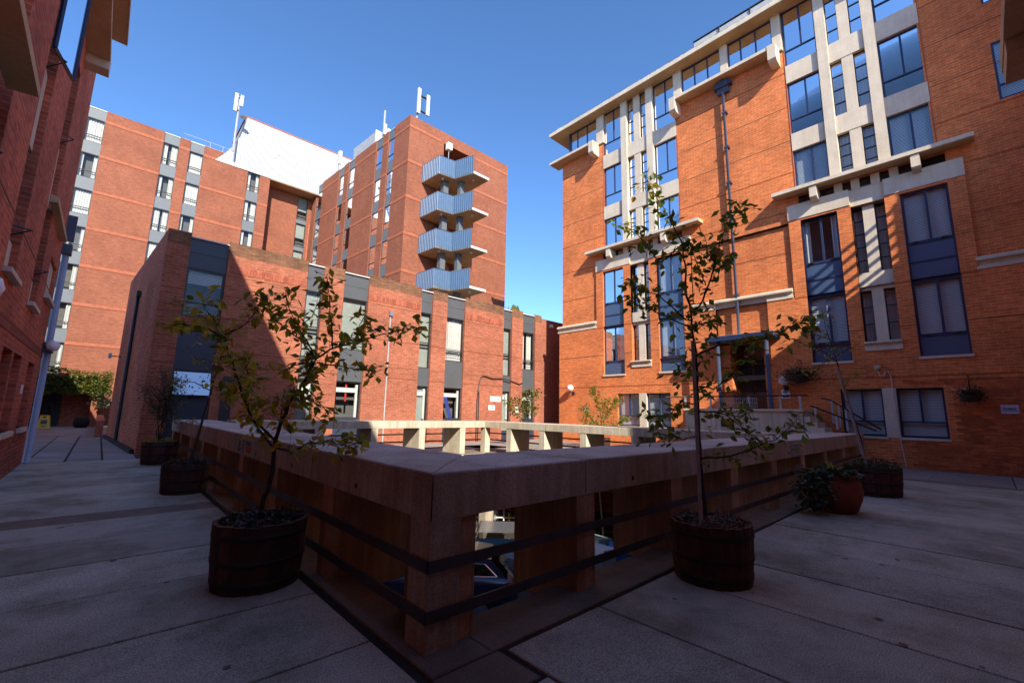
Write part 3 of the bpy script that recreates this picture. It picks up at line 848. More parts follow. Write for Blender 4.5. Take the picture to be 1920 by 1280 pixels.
# second slab, top storey ribbon windows and eave
for a, b_ in ((14.45, 17.95), (4.72, 9.6), (-6, 0.1)):
    m = MB(FR_); m.box(a, b_, -0.3, 0.6, 17.66, 17.78, 'soffit')
    m.box(a, b_ + 0.003, 0.6, 0.62, 17.65, 17.8, 'stone')
    m.build('canopy', ob, FR_.p(a, 0, 17.7))
for u in (14.62, 9.46, 4.84):
    m = MB(FR_)
    m.prism([(0.0, 16.98), (0.5, 17.0), (0.645, 17.12), (0.645, 17.82), (0.0, 17.82)], 'u', u - 0.16, u + 0.16, 'stone')
    m.build('bracket', ob, FR_.p(u, 0, 17))
for a, b_ in ((14.1, 14.6), (9.2, 9.62), (6.86, 7.2), (4.56, 4.92)):
    part(FR_, ob, 'concrete_pier', [(a, b_, -0.3, 0.06, 17.78, 19.66)], 'stone')
for a, b_, mu, ins in ((14.6, 16.75, (0.37, 0.72), 'sheet:0.7'), (7.2, 9.2, (0.33, 0.66), 'blind:0.2'), (4.92, 6.86, (0.36, 0.7), 'curtain:0.7')):
    win(FR_, ob, a, b_, 17.8, 19.6, -0.1, mull=mu, inside=ins, seed=3, fw_=0.06)
win(FR_, ob, -2.6, 0.3, 17.8, 19.6, -0.1, mull=(0.36, 0.7), inside='curtain:0.7', seed=2)
win(FR_, ob, -2.65, -1.34, 12.0, 14.1, -0.05, trans=(0.25,), mull=(0.5,), mfrom=1, inside='blind', seed=1)
win(FR_, ob, -2.65, -1.3, 15.62, 17.5, -0.05, trans=(0.25,), mull=(0.5,), mfrom=1, inside='blind', seed=1)
fl = F(20.3, 16.75, 1, 0, 0, 1)     # end-on top storey glazing, facing the low block
win(fl, ob, 0.0, 2.4, 17.8, 19.6, 0.0, mull=(0.33, 0.66))
m = MB(FR_)
m.box(-6, 17.95, -13, 0.6, 19.66, 19.8, 'soffit')
m.box(-6, 17.953, 0.6, 0.66, 19.63, 19.86, 'stone')
m.build('eave', ob, FR_.p(7, 0, 19.7))
rr = random.Random(4)
m = MB(FR_)                           # moss and lead flashing lumps along the eave
for i in range(240):
    u = rr.uniform(3.5, 17.9); s = rr.uniform(0.015, 0.05)
    m.box(u - s * 2, u + s * 2, 0.5, 0.64, 19.86, 19.86 + s, 'parapet')
tag(m.build('moss', ob, FR_.p(10, 0.6, 19.9)), kind='stuff')
m = MB(FR_)
m.prism([(-2.5, 19.86), (0.4, 19.86), (0.46, 19.95), (0.4, 20.35), (0.3, 20.42), (-2.5, 20.42)], 'u', -6, 8.25, 'lead')
for u in (7.0, 5.6, 4.2, 2.8): m.box(u - 0.015, u + 0.015, 0.40, 0.475, 19.93, 20.4, 'dark_frame')
m.build('roof_upstand', ob, FR_.p(3, 0, 20))
m = MB(FR_); m.box(-6, 8.3, -2.4, 0.42, 20.424, 20.46, 'dark_frame'); m.build('roof_edge', ob, FR_.p(3, 0, 20.4))
# rainwater hopper and downpipe
m = MB(FR_)
m.prism([(0.03, 17.0), (0.14, 17.0), (0.2, 17.25), (0.3, 17.28), (0.3, 17.58), (0.03, 17.58)], 'u', 6.84, 7.36, 'pipe_blue')
m.box(6.7, 7.5, 0.03, 0.26, 17.3, 17.5, 'pipe_blue')
m.build('hopper', ob, FR_.p(7.1, 0.1, 17.2))
m = MB(FR_); m.tube([(7.12, 0.15, 17.05), (7.08, 0.15, 5.0)], 0.065, 'pipe_grey', 8)
for z in (6.9, 8.7, 10.5, 12.3, 14.1, 15.9): m.box(6.99, 7.2, 0.0, 0.225, z, z + 0.09, 'pipe_blue')
m.build('downpipe', ob, FR_.p(7.1, 0.1, 5))
# entrance: canopy on posts, door, landing with railings
m = MB(FR_)
m.box(5.55, 8.15, -0.05, 1.0, 4.86, 5.0, 'blue_panel'); m.box(5.5, 8.2, 0.95, 1.04, 4.82, 5.03, 'blue_frame').box(5.5, 5.56, 0.0, 0.95, 4.82, 5.03, 'blue_frame').box(8.14, 8.2, 0, 0.95, 4.82, 5.03, 'blue_frame')
m.box(5.5, 8.2, 0.0, 1.0, 5.03, 5.05, 'lead')
m.build('entrance_canopy', ob, FR_.p(6.8, 0.5, 4.9))
for u in (5.8, 7.72):
    m = MB(FR_); m.tube([(u, 0.9, 1.86), (u, 0.9, 4.84)], 0.075, 'pipe_blue', 12); m.build('canopy_column', ob, FR_.p(u, 0.9, 1.2))
m = MB(FR_); m.box(6.28, 7.5, -0.8, -0.72, 1.86, 4.8, 'wood_door'); m.box(6.3, 6.85, -0.72, -0.7, 2.7, 4.2, 'dark_interior').box(6.93, 7.45, -0.72, -0.7, 2.7, 4.2, 'dark_interior')
d_ = m.build('door', ob, FR_.p(6.9, -0.8, 1.86))
m = MB(FR_); m.tube([(6.9, -0.66, 2.6), (6.9, -0.66, 3.2)], 0.02, 'chrome', 6); m.build('handle', d_, FR_.p(6.9, -0.66, 2.6))
m = MB(FR_); m.lathe([(0.7, 0), (0.7, 2.9)], (7.56, -0.75, 1.87), 'brick_orange', 10, -1.5, 0.6); m.build('rounded_reveal', ob, FR_.p(7.5, -0.3, 1.86))
brick_pieces(FR_, ob, -1.2, 1.9, 0.0, 3.0, PD + 0.001, 'brick_piece', 300, holes=[(0.82, 2.2, 0.9, 2.75)])

land = thing('entrance_landing', (19.6, 6.5, 0), 'raised concrete entrance landing with steps and steel handrails at the orange block', 'landing')
m = MB(FR_)
m.box(4.6, 9.0, PD, 1.55, 0, 1.85, 'parapet_light'); m.box(4.55, 9.05, PD, 1.62, 1.85, 1.93, 'stone')
m.box(7.0, 7.5, 1.551, 1.57, 1.2, 1.5, 'dark_interior')
m.build('landing_block', land, FR_.p(7, 1, 0))
for i in range(8):
    m = MB(FR_); z = 1.85 - 0.2 * (i + 1) + 0.02
    m.box(4.58 - 0.2 * (i + 1), 4.58 - 0.2 * i, 0.35, 1.5, 0, z, 'stone'); m.build('step', land, FR_.p(4.5 - 0.2 * i, 1, 0))
def tubes(f, parent, name, segs, r, mat, n=6):
    m = MB(f)
    for s_ in segs: m.tube(s_, r, mat, n)
    return m.build(name, parent, f.p(*segs[0][0]))
tubes(FR_, land, 'handrail', [[(9.9, 1.5, 2.43), (4.4, 1.5, 2.43)]], 0.03, 'dark_frame')
tubes(FR_, land, 'handrail', [[(4.34, 1.5, 2.06), (2.55, 1.5, 1.24)]], 0.03, 'dark_frame')
tubes(FR_, land, 'handrail', [[(4.2, 0.45, 2.36), (3.95, 0.45, 2.3), (2.55, 0.45, 1.26)]], 0.03, 'dark_frame')
for u, zt, d0 in ((9.0, 2.43, 1.5), (7.9, 2.43, 1.5), (6.4, 2.43, 1.5), (5.3, 2.43, 1.5), (4.65, 2.43, 1.5), (4.2, 2.0, 1.5), (3.6, 1.72, 1.5), (3.9, 2.28, 0.45), (3.7, 2.12, 0.45), (3.5, 1.96, 0.45)):
    m = MB(FR_); zb = 1.93 if u > 4.5 else max(0, 1.9 - (4.6 - u) * 0.66); m.box(u - 0.035, u + 0.035, d0 - 0.02, d0 + 0.02, zb, zt, 'lead'); m.build('baluster', land, FR_.p(u, d0, zb))
m = MB(FR_)
for i in range(22): m.box(6.1 + i * 0.075, 6.112 + i * 0.075, 1.5, 1.51, 1.98, 2.35, 'lead')
for z in (1.98, 2.16, 2.34): m.box(6.1, 7.7, 1.49, 1.5, z, z + 0.015, 'lead')
tag(m.build('mesh_infill', land, FR_.p(7, 1.5, 2)), kind='stuff')
# ------------------------------------------------------------------ two-storey red brick block
lb = thing('brick_building', (10, 19.3, 0), 'two-storey dark red brick block with grey fascia strips over tall narrow windows', 'building')
TOP, FTOP, FBOT = 7.88, 7.74, 6.62
strips = [(1.73, 2.93), (5.86, 6.55), (7.46, 8.64), (11.5, 12.19), (13.1, 14.3), (17.2, 17.89), (18.82, 19.92)]
m = MB(FO)
bricks = [(1.05, 1.73), (2.93, 5.86), (6.55, 7.46), (8.64, 11.5), (12.19, 13.1), (14.3, 17.2), (17.89, 18.82), (19.92, 20.5)]
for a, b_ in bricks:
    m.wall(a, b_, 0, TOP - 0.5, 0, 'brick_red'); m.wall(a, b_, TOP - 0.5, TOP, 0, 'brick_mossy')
    for u in (a, b_): m.poly([(u, -0.3, 0), (u, 0, 0), (u, 0, TOP), (u, -0.3, TOP)], 'brick_red')
    m.poly([(a, -0.35, TOP), (b_, -0.35, TOP), (b_, 0, TOP), (a, 0, TOP)], 'brick_dark')
m.wall(20.5, 28, 0, TOP - 0.1, -0.25, 'brick_red')
m.wall(1.05, 28, -0.4, 0, 0.0, 'brick_dark')
m.build('wall', lb, FO.p(10, 0, 0))
m = MB(FOL); m.wall(0, 10.3, 0, TOP, 0, 'brick_dark'); m.poly([(0, -0.6, TOP), (10.3, -0.6, TOP), (10.3, 0, TOP), (0, 0, TOP)], 'brick_dark')
m.build('wall', lb, FOL.p(4, 0, 0))
m = MB(FOL)
m.box(0.2, 10.3, 0.0, 0.12, 0.0, 0.14, 'joint_dark'); m.build('plinth', lb, FOL.p(4, 0, 0))
m = MB(FO); m.box(1.3, 27.5, -9, -1.0, 0, 7.3, 'dim_interior'); m.box(1.3, 27.5, -1.0, -0.32, 2.95, 3.6, 'dim_interior'); m.box(1.3, 27.5, -1.0, -0.36, 6.6, 7.3, 'dim_interior')
m.build('interior', lb, FO.p(10, -4, 0))
# soldier course: upright bricks in one band, shown on the two broad panels
svs = []
for i in range(4):
    q = MB(FO, True); q.box(0.006, 0.094, -0.02, 0.012 + 0.003 * i, 0.0, 0.29, 'brick_piece_red', skip='b'); svs.append(q.mesh('brick'))
for a, b_ in ((2.93, 5.86), (8.64, 11.5), (14.3, 17.2)):
    for i in range(int((b_ - a) / 0.1)): inst(svs[(i * 7 + i // 3) % 4], 'brick', lb, FO.p(a + i * 0.1, 0, 6.7))
jm = MB(FO)
for a, b_ in bricks:
    for z in (6.55, 5.75, 3.62, 3.1, 4.9): jm.box(a, b_, 0, 0.005, z - 0.016, z + 0.016, 'joint')
tag(jm.build('movement_joints', lb, FO.p(10, 0, 3)), kind='stuff')
for k, (a, b_) in enumerate(strips):
    wide = b_ - a > 0.9
    fm_ = 'navy_panel' if k == 0 else 'grey_fascia'
    part(FO, lb, 'fascia', [(a, b_, -0.3, -0.1, FBOT + 0.58, FTOP), (a, b_, -0.3, -0.105, FBOT, FBOT + 0.57)], fm_)
    part(FO, lb, 'fascia_trim', [(a, b_, -0.32, -0.02, FTOP, FTOP + 0.045)], 'white_metal')
    if k == 0:
        win(FO, lb, a, b_, 4.8, FBOT, -0.16, fm='dark_frame', trans=(0.3,), inside='blind:0.3', gl='glass_clear', seed=1, fw_=0.07)
        part(FO, lb, 'spandrel_panel', [(a, b_, -0.3, -0.12, 4.3, 4.8)], 'brick_piece_red')
        part(FO, lb, 'spandrel_panel', [(a, b_, -0.3, -0.1, 2.9, 4.3)], 'navy_panel')
        q = MB(FO); q.box(a, b_, -0.22, -0.1, 2.84, 2.9, 'dark_frame').box(a, b_, -0.22, -0.1, 1.93, 1.99, 'dark_frame').box(a, a + 0.06, -0.22, -0.1, 1.99, 2.84, 'dark_frame').box(b_ - 0.06, b_, -0.22, -0.1, 1.99, 2.84, 'dark_frame')
        wo = q.build('window', lb, FO.p(a, -0.16, 1.93))
        q = MB(FO); q.poly([(a + 0.06, 0.18, 1.99), (b_ - 0.06, 0.18, 1.99), (b_ - 0.06, -0.15, 2.84), (a + 0.06, -0.15, 2.84)], 'mirror_pane'); q.build('pane', wo, FO.p(a, -0.16, 1.95))
        part(FO, lb, 'spandrel_panel', [(a, b_, -0.3, -0.12, 0.3, 1.93)], 'navy_panel')
        continue
    zb = 4.25 if wide else 3.74
    # upper window
    if wide:
        win(FO, lb, a, b_, zb, FBOT, -0.18, fm='dark_frame', trans=(0.24,), inside=('sheet', None, 'sheet:1', None, 'curtain:0.95', None, 'curtain:0.45')[k], gl='glass_clear', seed=k, fw_=0.055)
        m = MB(FO)
        for z in (zb + 0.48, zb + 0.62): m.tube([(a + 0.05, 0.02, z), (b_ - 0.05, 0.02, z)], 0.015, 'dark_frame', 5)
        m.build('guard_rail', lb, FO.p(a, 0, zb + 0.5))
    else:
        win(FO, lb, a, b_, zb, FBOT, -0.18, fm='dark_frame', trans=(0.4, 0.46), inside='sheet:1', gl='glass_clear', seed=k, fw_=0.05)
    part(FO, lb, 'spandrel_panel', [(a, b_, -0.3, -0.1, 2.83, zb)], 'grey_fascia')
    # lower window: dark outer frame, pale inner frame
    win(FO, lb, a, b_, 1.2 if wide else 0.5, 2.83, -0.18, fm='dark_frame', gl='glass_clear', inside='sheet:1' if not wide else None, seed=k, fw_=0.05)
    m = MB(FO)
    m.box(b_ - 0.2, b_ - 0.1, -0.3, -0.22, 1.2, 2.7, 'white_frame'); m.box(a + 0.1, b_ - 0.2, -0.3, -0.22, 2.35, 2.55, 'white_frame')
    m.build('inner_frame', lb, FO.p(a, 0, 1.2))
    part(FO, lb, 'spandrel_panel', [(a, b_, -0.3, -0.12, 0.0, 1.2 if wide else 0.5)], 'navy_panel')
m = MB(FO); m.box(7.98, 8.06, -0.3, -0.27, 1.95, 2.75, 'red_paint'); m.build('red_streamer', lb, FO.p(8, -0.3, 2))
m = MB(FO)
m.poly([(13.2, -0.23, 2.4), (13.42, -0.22, 2.42), (13.85, -0.23, 1.25), (13.6, -0.24, 1.25)], 'sign_blue')
m.build('drape', lb, FO.p(13.5, -0.2, 1.3))
# pipes and cables on the wall
m = MB(FO); m.tube([(9.79, 0.05, 0), (9.79, 0.05, 6.1)], 0.032, 'light_metal', 6); m.box(9.72, 9.86, 0, 0.14, 6.1, 6.3, 'pipe_grey'); m.build('downpipe', lb, FO.p(9.8, 0, 0))
m = MB(FO)
m.tube([(15.3, 0.04, 0), (15.3, 0.04, 2.2), (15.36, 0.05, 2.9), (15.5, 0.05, 3.5), (15.7, 0.05, 3.62), (16.4, 0.05, 3.5), (17.1, 0.05, 3.55), (17.9, 0.05, 3.45), (18.5, 0.05, 3.3), (18.8, 0.05, 3.4)], 0.03, 'black_plastic', 5)
m.tube([(15.42, 0.04, 0), (15.42, 0.04, 2.7)], 0.03, 'black_plastic', 5)
m.build('cable', lb, FO.p(15.5, 0, 0))
m = MB(FOL); m.tube([(5.2, 0.08, 0.1), (5.2, 0.08, 6.2)], 0.06, 'black_plastic', 8); m.box(5.05, 5.35, 0, 0.16, 6.2, 6.45, 'black_plastic'); m.build('downpipe', lb, FOL.p(5.2, 0, 0))
m = MB(FO); m.tube([(3.6, 0.05, 2.72), (4.75, 0.05, 2.72)], 0.04, 'black_plastic', 6); m.box(3.25, 3.6, 0, 0.06, 0.4, 2.72, 'dark_frame'); m.build('wall_duct', lb, FO.p(3.6, 0, 2.7))
rr = random.Random(9)
m = MB(FO)                      # weeds on the coping
for i in range(120):
    u = rr.choice((rr.uniform(2.95, 5.8), rr.uniform(8.7, 11.4), rr.uniform(14.4, 17.1), rr.gauss(18.2, 0.25))); s = rr.uniform(0.02, 0.06) * (2.2 if 17.6 < u < 18.8 else 0.7)
    m.poly([(u - s, -0.15, TOP - 0.01), (u + s, -0.1, TOP), (u + s * rr.uniform(-1, 1), -0.12, TOP + s * 3)], 'leaf_green')
tag(m.build('coping_weeds', lb, FO.p(10, 0, TOP)), kind='stuff')
def floodlight(f, u, d, z, label):
    t = thing('floodlight', f.p(u, 0, z), label, 'floodlight')
    m = MB(f); m.box(u - 0.14, u + 0.14, d, d + 0.1, z - 0.1, z + 0.12, 'light_metal'); m.box(u - 0.11, u + 0.11, d + 0.1, d + 0.11, z - 0.07, z + 0.09, 'sign_white'); m.build('lamp_housing', t)
    m = MB(f); m.tube([(u, 0, z), (u, d, z)], 0.025, 'black_plastic', 6); m.build('bracket', t)
floodlight(FO, 21.3, 0.1, 7.3, 'grey floodlight high on the shaded end of the red brick block')
floodlight(FOL, 9.2, 0.35, 3.9, 'small dark floodlight on an arm at the far edge of the alley wall')

# ------------------------------------------------------------------ tower
tb = thing('tower_block', (8, 46, 0), 'tall sunlit red brick tower with grey window strips, blue escape balconies and white plant room', 'tower')
TT = 24.95
m = MB(FT)
cols = [(-3.5, -2.44), (1.26, 2.34), (3.1, 4.12), (7.68, 8.72)]
edges = [-9] + [e for c in cols for e in c] + [9.6]
for a, b_ in zip(edges[::2], edges[1::2]):
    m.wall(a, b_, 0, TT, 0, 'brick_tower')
    for u in (a, b_): m.poly([(u, -0.3, 0), (u, 0, 0), (u, 0, TT), (u, -0.3, TT)], 'brick_tower')
m.wall(9.6, 12.75, 0, 24.3, -1.6, 'brick_tower'); m.wall(13.75, 15, 0, 24.3, -1.6, 'brick_tower')
m.poly([(9.6, 0, 0), (9.6, -4, 0), (9.6, -4, TT), (9.6, 0, TT)], 'brick_tower')
m.build('wall', tb, FT.p(3, 0, 0))
m = MB(FT); m.box(-9, 9.5, -8, -0.6, 0, TT - 0.2, 'dim_interior'); m.box(9.5, 24, -8, -2.2, 0, TT - 0.3, 'dim_interior'); m.build('interior', tb, FT.p(3, -4, 0))
def tower_cols(f, cols, nfl, z_top_off=0.0, seed0=0, dd=-0.12, smallw=0.05):
    k = seed0
    for a, b_ in cols:
        part(f, tb, 'fascia', [(a, b_, -0.3, -0.08, 24.06, TT - 0.06)], 'tower_panel')
        part(f, tb, 'fascia_trim', [(a, b_, -0.3, -0.04, TT - 0.06, TT)], 'white_metal')
        for i in range(nfl):
            k += 1
            z1 = 24.06 - 3 * i
            ins = ('curtain:0.95', 'curtain:0.35', 'curtain:0.6', 'redcurtain:0.4' if k % 9 == 4 else 'curtain:0.5', 'curtain:0.3')[(k * 7 // 3) % 5]
            if seed0: ins = ('curtain:1', 'sheet:1', 'curtain:0.97', 'curtain:0.7')[k % 4]
            win(f, tb, a, b_, z1 - 2.02, z1, dd, fm='dark_frame', trans=(0.28,), inside=ins, gl='glass_thin' if seed0 else 'glass_clear', seed=k, fw_=smallw)
            part(f, tb, 'spandrel_panel', [(a, b_, -0.3, -0.07, z1 - 3.0, z1 - 2.02)], 'tower_panel')
tower_cols(FT, cols, 7)
def bands(f, spans, name_off):
    q = MB(f)
    for a, b_ in spans:
        for i in range(8):
            z = 24.2 - 3 * i
            q.box(a, b_, 0.0, 0.012, z - 0.28, z - 0.02, 'brick_band')
            for j in (0.0, -0.3): q.box(a, b_, 0.0, 0.016, z + j - 0.02, z + j + 0.012, 'joint')
    tag(q.build('brick_band', tb, f.p(*name_off)), kind='stuff')
bands(FT, [(-2.44, 1.26), (2.34, 3.1), (4.12, 7.68), (8.72, 9.6)], (3, 0, 12))
# recessed stair bay in the inner corner
fr = F(0, 47.6, 1, 0, 0, -1)
for i in range(7):
    z1 = 23.9 - 3 * i
    win(fr, tb, 12.75, 13.75, z1 - 2.6, z1, -0.1, fm='dark_frame', trans=(0.35,), gl='glass_clear', inside='sheet:0.6', seed=i, fw_=0.06)
    part(fr, tb, 'spandrel_panel', [(12.75, 13.75, -0.2, -0.05, z1 - 3, z1 - 2.6)], 'tower_panel')
m = MB(fr); m.tube([(14.05, 0.15, 0), (14.05, 0.15, 21)], 0.07, 'brick_band', 6); m.build('soil_pipe', tb, fr.p(14, 0, 0))
# stair wing: front with escape balconies
m = MB(FS)
OPN = [(18.6, 21.2, zt - 1.15, zt + 1.35) for zt in (21.06, 18.1, 15.1, 12.0, 9.0, 6.0)]
OPN[0] = (18.6, 21.2, 19.9, 23.95)
m.wall(15.34, 25.87, 0, TT, 0, 'brick_tower', OPN, 1.5)
m.poly([(25.87, 0, 0), (25.87, -18, 0), (25.87, -18, TT), (25.87, 0, TT)], 'brick_tower')
for o_ in OPN: m.wall(o_[0], o_[1], o_[2], o_[3], -1.5, 'dark_interior')
m.poly([(15.34, 0, TT), (25.87, 0, TT), (25.87, -0.5, TT), (15.34, -0.5, TT)], 'brick_tower')
m.build('wall', tb, FS.p(20, 0, 0))
bands(FS, [(15.36, 18.3), (21.8, 25.85)], (20, 0, 12))
m = MB(FSL)
lc = [(2.22, 3.2), (4.08, 5.18), (8.98, 10.2), (11.1, 12.2), (15.9, 17.3)]
edges = [0] + [e for c in lc for e in c] + [18.2]
for a, b_ in zip(edges[::2], edges[1::2]):
    m.wall(a, b_, 0, TT, 0, 'brick_tower')
    for u in (a, b_): m.poly([(u, -0.3, 0), (u, 0, 0), (u, 0, TT), (u, -0.3, TT)], 'brick_tower')
m.build('wall', tb, FSL.p(8, 0, 0))
tower_cols(FSL, lc, 6, seed0=31)
bands(FSL, [(0.0, 2.22), (3.2, 4.08), (5.18, 8.98), (10.2, 11.1), (12.2, 15.9)], (8, 0, 12))
m = MB(); m.box(16.1, 25.5, 30.6, 46, 0, TT - 0.2, 'dim_interior'); m.build('interior', tb, (20, 38, 0))
# roof-edge grime band
# white plant room: ribbed cladding with a flared skirt
m = MB(FT)
sec = [(-6.0, 29.3), (0.0, 29.3), (0.0, 23.95), (-6.0, 23.95)]
m.box(7.0, 20.5, -6, 0.02, 23.95, 29.3, 'cladding')
pr = None
for i in range(9):
    t = i / 8; z = 29.3 - 5.35 * t; x = 7.0 - 1.9 * t ** 2.2 - 0.12 * t
    if pr:
        m.poly([(pr[0], 0.02, pr[1]), (7.0, 0.02, pr[1]), (7.0, 0.02, z), (x, 0.02, z)], 'cladding')
        m.poly([(pr[0], 0.02, pr[1]), (pr[0], -6, pr[1]), (x, -6, z), (x, 0.02, z)], 'cladding', smooth=True)
    pr = (x, z)
m.box(6.9, 20.5, -6, 0.05, 29.3, 29.42, 'brick_band')
for x, z in ((9.9, 26.4), (10.1, 26.7), (11.9, 26.6)): m.box(x - 0.08, x + 0.08, 0.02, 0.06, z - 0.08, z + 0.08, 'lead')
for i in range(9): m.box(7.0 + i * 1.5 - 0.012, 7.0 + i * 1.5 + 0.012, 0.02, 0.035, 23.96, 29.3, 'lead')
m.box(7.0, 20.5, 0.02, 0.04, 23.95, 24.15, 'lead')
m.build('plant_room', tb, FT.p(12, -3, 24))
m = MB(FT); m.box(9.62, 15.4, -1.7, 0.0, 23.88, 23.94, 'soffit'); m.build('soffit', tb, FT.p(12, -1, 23.9))
m = MB(FSL); m.box(5.6, 9.6, -1.2, -0.05, TT, TT + 1.1, 'lead'); m.box(5.5, 5.6, -1.25, -0.02, TT, TT + 1.25, 'white_metal'); m.build('roof_screen', tb, FSL.p(7, -0.5, TT))
m = MB(FT)
for u in (4.6, 5.6, 6.6): m.tube([(u, -1.0, TT), (u, -1.0, TT + 1.0)], 0.025, 'light_metal', 5)
for z in (0.5, 1.0): m.tube([(2.6, -1.0, TT + z), (7.0, -1.0, TT + z)], 0.022, 'light_metal', 5)
m.build('roof_railing', tb, FT.p(5, -1, TT))
# balconies (u along the wall, d out of it): zigzag blue sheet front, brick return on the right
def balcony(zt, k):
    h = 1.32
    zb = zt - h
    t = thing  # noqa
    P = [(16.67, 0.0), (16.86, 2.2), (18.2, 2.4), (18.72, 4.1)]
    q = MB(FS)
    bo = [(16.67, 0.0), (16.86, 2.2), (18.2, 2.4), (18.72, 4.1), (20.25, 4.1), (20.25, 2.0), (21.8, 0.0)]
    q.prism(bo, 'z', zb - 0.16, zb, 'soffit')
    bal = q.build('balcony', tb, FS.p(18, 1.5, zb))
    q = MB(FS); q.box(18.74, 20.27, 4.1, 4.13, zb - 0.17, zb + 0.02, 'white_metal'); q.build('slab_edge', bal, FS.p(19.5, 4.1, zb))
    q = MB(FS)
    for a, b_ in zip(P, P[1:]):
        L = math.dist(a, b_); n_ = max(3, int(L / 0.19)); nx, ny = (b_[1] - a[1]) / L, -(b_[0] - a[0]) / L
        for i in range(n_):
            s0, s1 = i / n_, (i + 1) / n_
            for (f0, f1, o0, o1) in ((0, .45, 0, 0), (.45, .55, 0, .035), (.55, .9, .035, .035), (.9, 1, .035, 0)):
                e0, e1 = s0 + (s1 - s0) * f0, s0 + (s1 - s0) * f1
                p0 = (a[0] + (b_[0] - a[0]) * e0 - nx * o0, a[1] + (b_[1] - a[1]) * e0 - ny * o0)
                p1 = (a[0] + (b_[0] - a[0]) * e1 - nx * o1, a[1] + (b_[1] - a[1]) * e1 - ny * o1)
                q.poly([(*p0, zb - 0.14), (*p1, zb - 0.14), (*p1, zt), (*p0, zt)], 'balcony_blue')
    q.build('blue_panel', bal, FS.p(18, 2, zb))
    q = MB(FS)
    for a, b_ in zip(P, P[1:]): q.tube([(*a, zt + 0.03), (*b_, zt + 0.03)], 0.03, 'pipe_blue', 6)
    q.build('handrail', bal, FS.p(18, 2, zt))
    q = MB(FS); q.box(18.74, 18.84, 2.2, 4.12, zb + 0.02, zt + 0.05, 'brick_tower'); q.box(18.84, 20.25, 4.0, 4.1, zb + 0.02, zt - 0.25, 'brick_tower'); q.build('brick_balustrade', bal, FS.p(19.5, 4, zb))
    q = MB(FS)
    q.box(17.7, 18.15, 1.2, 1.65, zb - 1.66, zb - 0.16, 'tower_panel'); q.box(18.7, 19.1, 2.1, 2.5, zb - 1.66, zb - 0.16, 'tower_panel')
    q.build('column', bal, FS.p(18.4, 1.8, zb - 1))
    q = MB(FS)
    q.prism([(18.1, zb - 0.16), (18.5, zb - 0.16), (19.6, zb - 1.64), (19.2, zb - 1.64)], 'd', 0.3, 0.8, 'brick_band')
    q.build('stair_flight', bal, FS.p(18.6, 0.5, zb - 1))
    for u, d in ((17.5, 1.75), (19.35, 3.3)):
        q = MB(FS); q.lathe([(0.0, 0.0), (0.11, 0.0), (0.11, -0.04), (0.06, -0.09), (0.0, -0.1)], (u, d, zb - 0.16), 'globe_white', 10); q.build('bulkhead_lamp', bal, FS.p(u, d, zb - 0.2))
for k, zt in enumerate((21.06, 18.1, 15.1, 12.0)): balcony(zt, k)
q = MB(FS); q.tube([(18.9, 0.3, 22.4), (18.9, 0.3, 23.3)], 0.03, 'light_metal', 6); q.box(18.68, 19.12, 0.15, 0.5, 23.3, 23.9, 'globe_white'); q.build('stair_lamp', tb, FS.p(18.9, 0.3, 22.4))
# antenna masts on the roofs
def mast(x, y, z, h, label, panels, dish=False):
    t = thing('antenna_mast', (x, y, z), label, 'antenna', 'antenna masts on the tower roof')
    q = MB(); q.tube([(x, y, z), (x, y, z + h)], 0.09, 'light_metal', 8); q.build('pole', t)
    for (dx, z0, z1) in panels:
        q = MB(); q.box(x + dx - 0.13, x + dx + 0.13, y - 0.3, y - 0.14, z + z0, z + z1, 'white_metal'); q.build('antenna_panel', t, (x + dx, y, z + z0))
        q = MB()
        for zz in (z0 + 0.25, z1 - 0.25): q.box(min(x, x + dx), max(x, x + dx) + 0.03, y - 0.14, y + 0.02, z + zz - 0.04, z + zz + 0.04, 'rail_steel')
        q.build('clamp', t, (x, y, z + z0))
    if dish:
        q = MB(); q.lathe([(0, 0), (0.2, 0.03), (0.33, 0.12)], (x + 0.45, y - 0.2, z + h * 0.62), 'white_metal', 14); q.build('dish', t, (x + 0.45, y, z + h * 0.6))
    return t
mast(16.45, 30.0, TT, 3.3, 'twin white antenna panels on a mast at the near corner of the tower roof', [(-0.02, 1.1, 3.4), (0.85, 1.3, 3.2)])
mast(15.2, 33.4, TT, 2.6, 'short pole with small white boxes beside the grey roof screen', [(0.0, 0.2, 1.2), (0.35, 0.3, 0.9)])
mast(14.5, 41.8, TT, 2.2, 'small white antenna at the foot of the plant room slope', [(0.1, 0.8, 2.2)])
mast(6.15, 45.2, TT, 5.6, 'tall white mast with antenna panels and dish beside the plant room', [(-0.3, 3.9, 5.7), (0.14, 4.6, 5.7)], True)

# ------------------------------------------------------------------ block on the left of the walkway
nb = thing('brick_building', (-1.35, 10, 0), 'shaded red brick block close beside the walkway with open blue casement', 'building')
NB1 = 17.9
recs = [(11.6, 12.72, 1.0, 2.58), (12.95, 14.15, 1.0, 2.58), (15.4, 16.65, 1.0, 2.58)]
hs = recs + [(10.15, 11.25, 3.68, 9.3), (13.35, 14.5, 3.68, 9.6), (15.8, 17.35, 4.3, 5.3), (7.0, 8.4, 3.68, 9.3), (4.0, 5.2, 3.68, 9.3)]
m = MB(FL)
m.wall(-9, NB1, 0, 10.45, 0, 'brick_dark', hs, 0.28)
m.wall(-9, NB1, 10.45, 13.2, -0.0, 'brick_dark')
m.poly([(NB1, 0, 0), (NB1, -6, 0), (NB1, -6, 13.2), (NB1, 0, 13.2)], 'brick_tower')
m.build('wall', nb, FL.p(8, 0, 0))
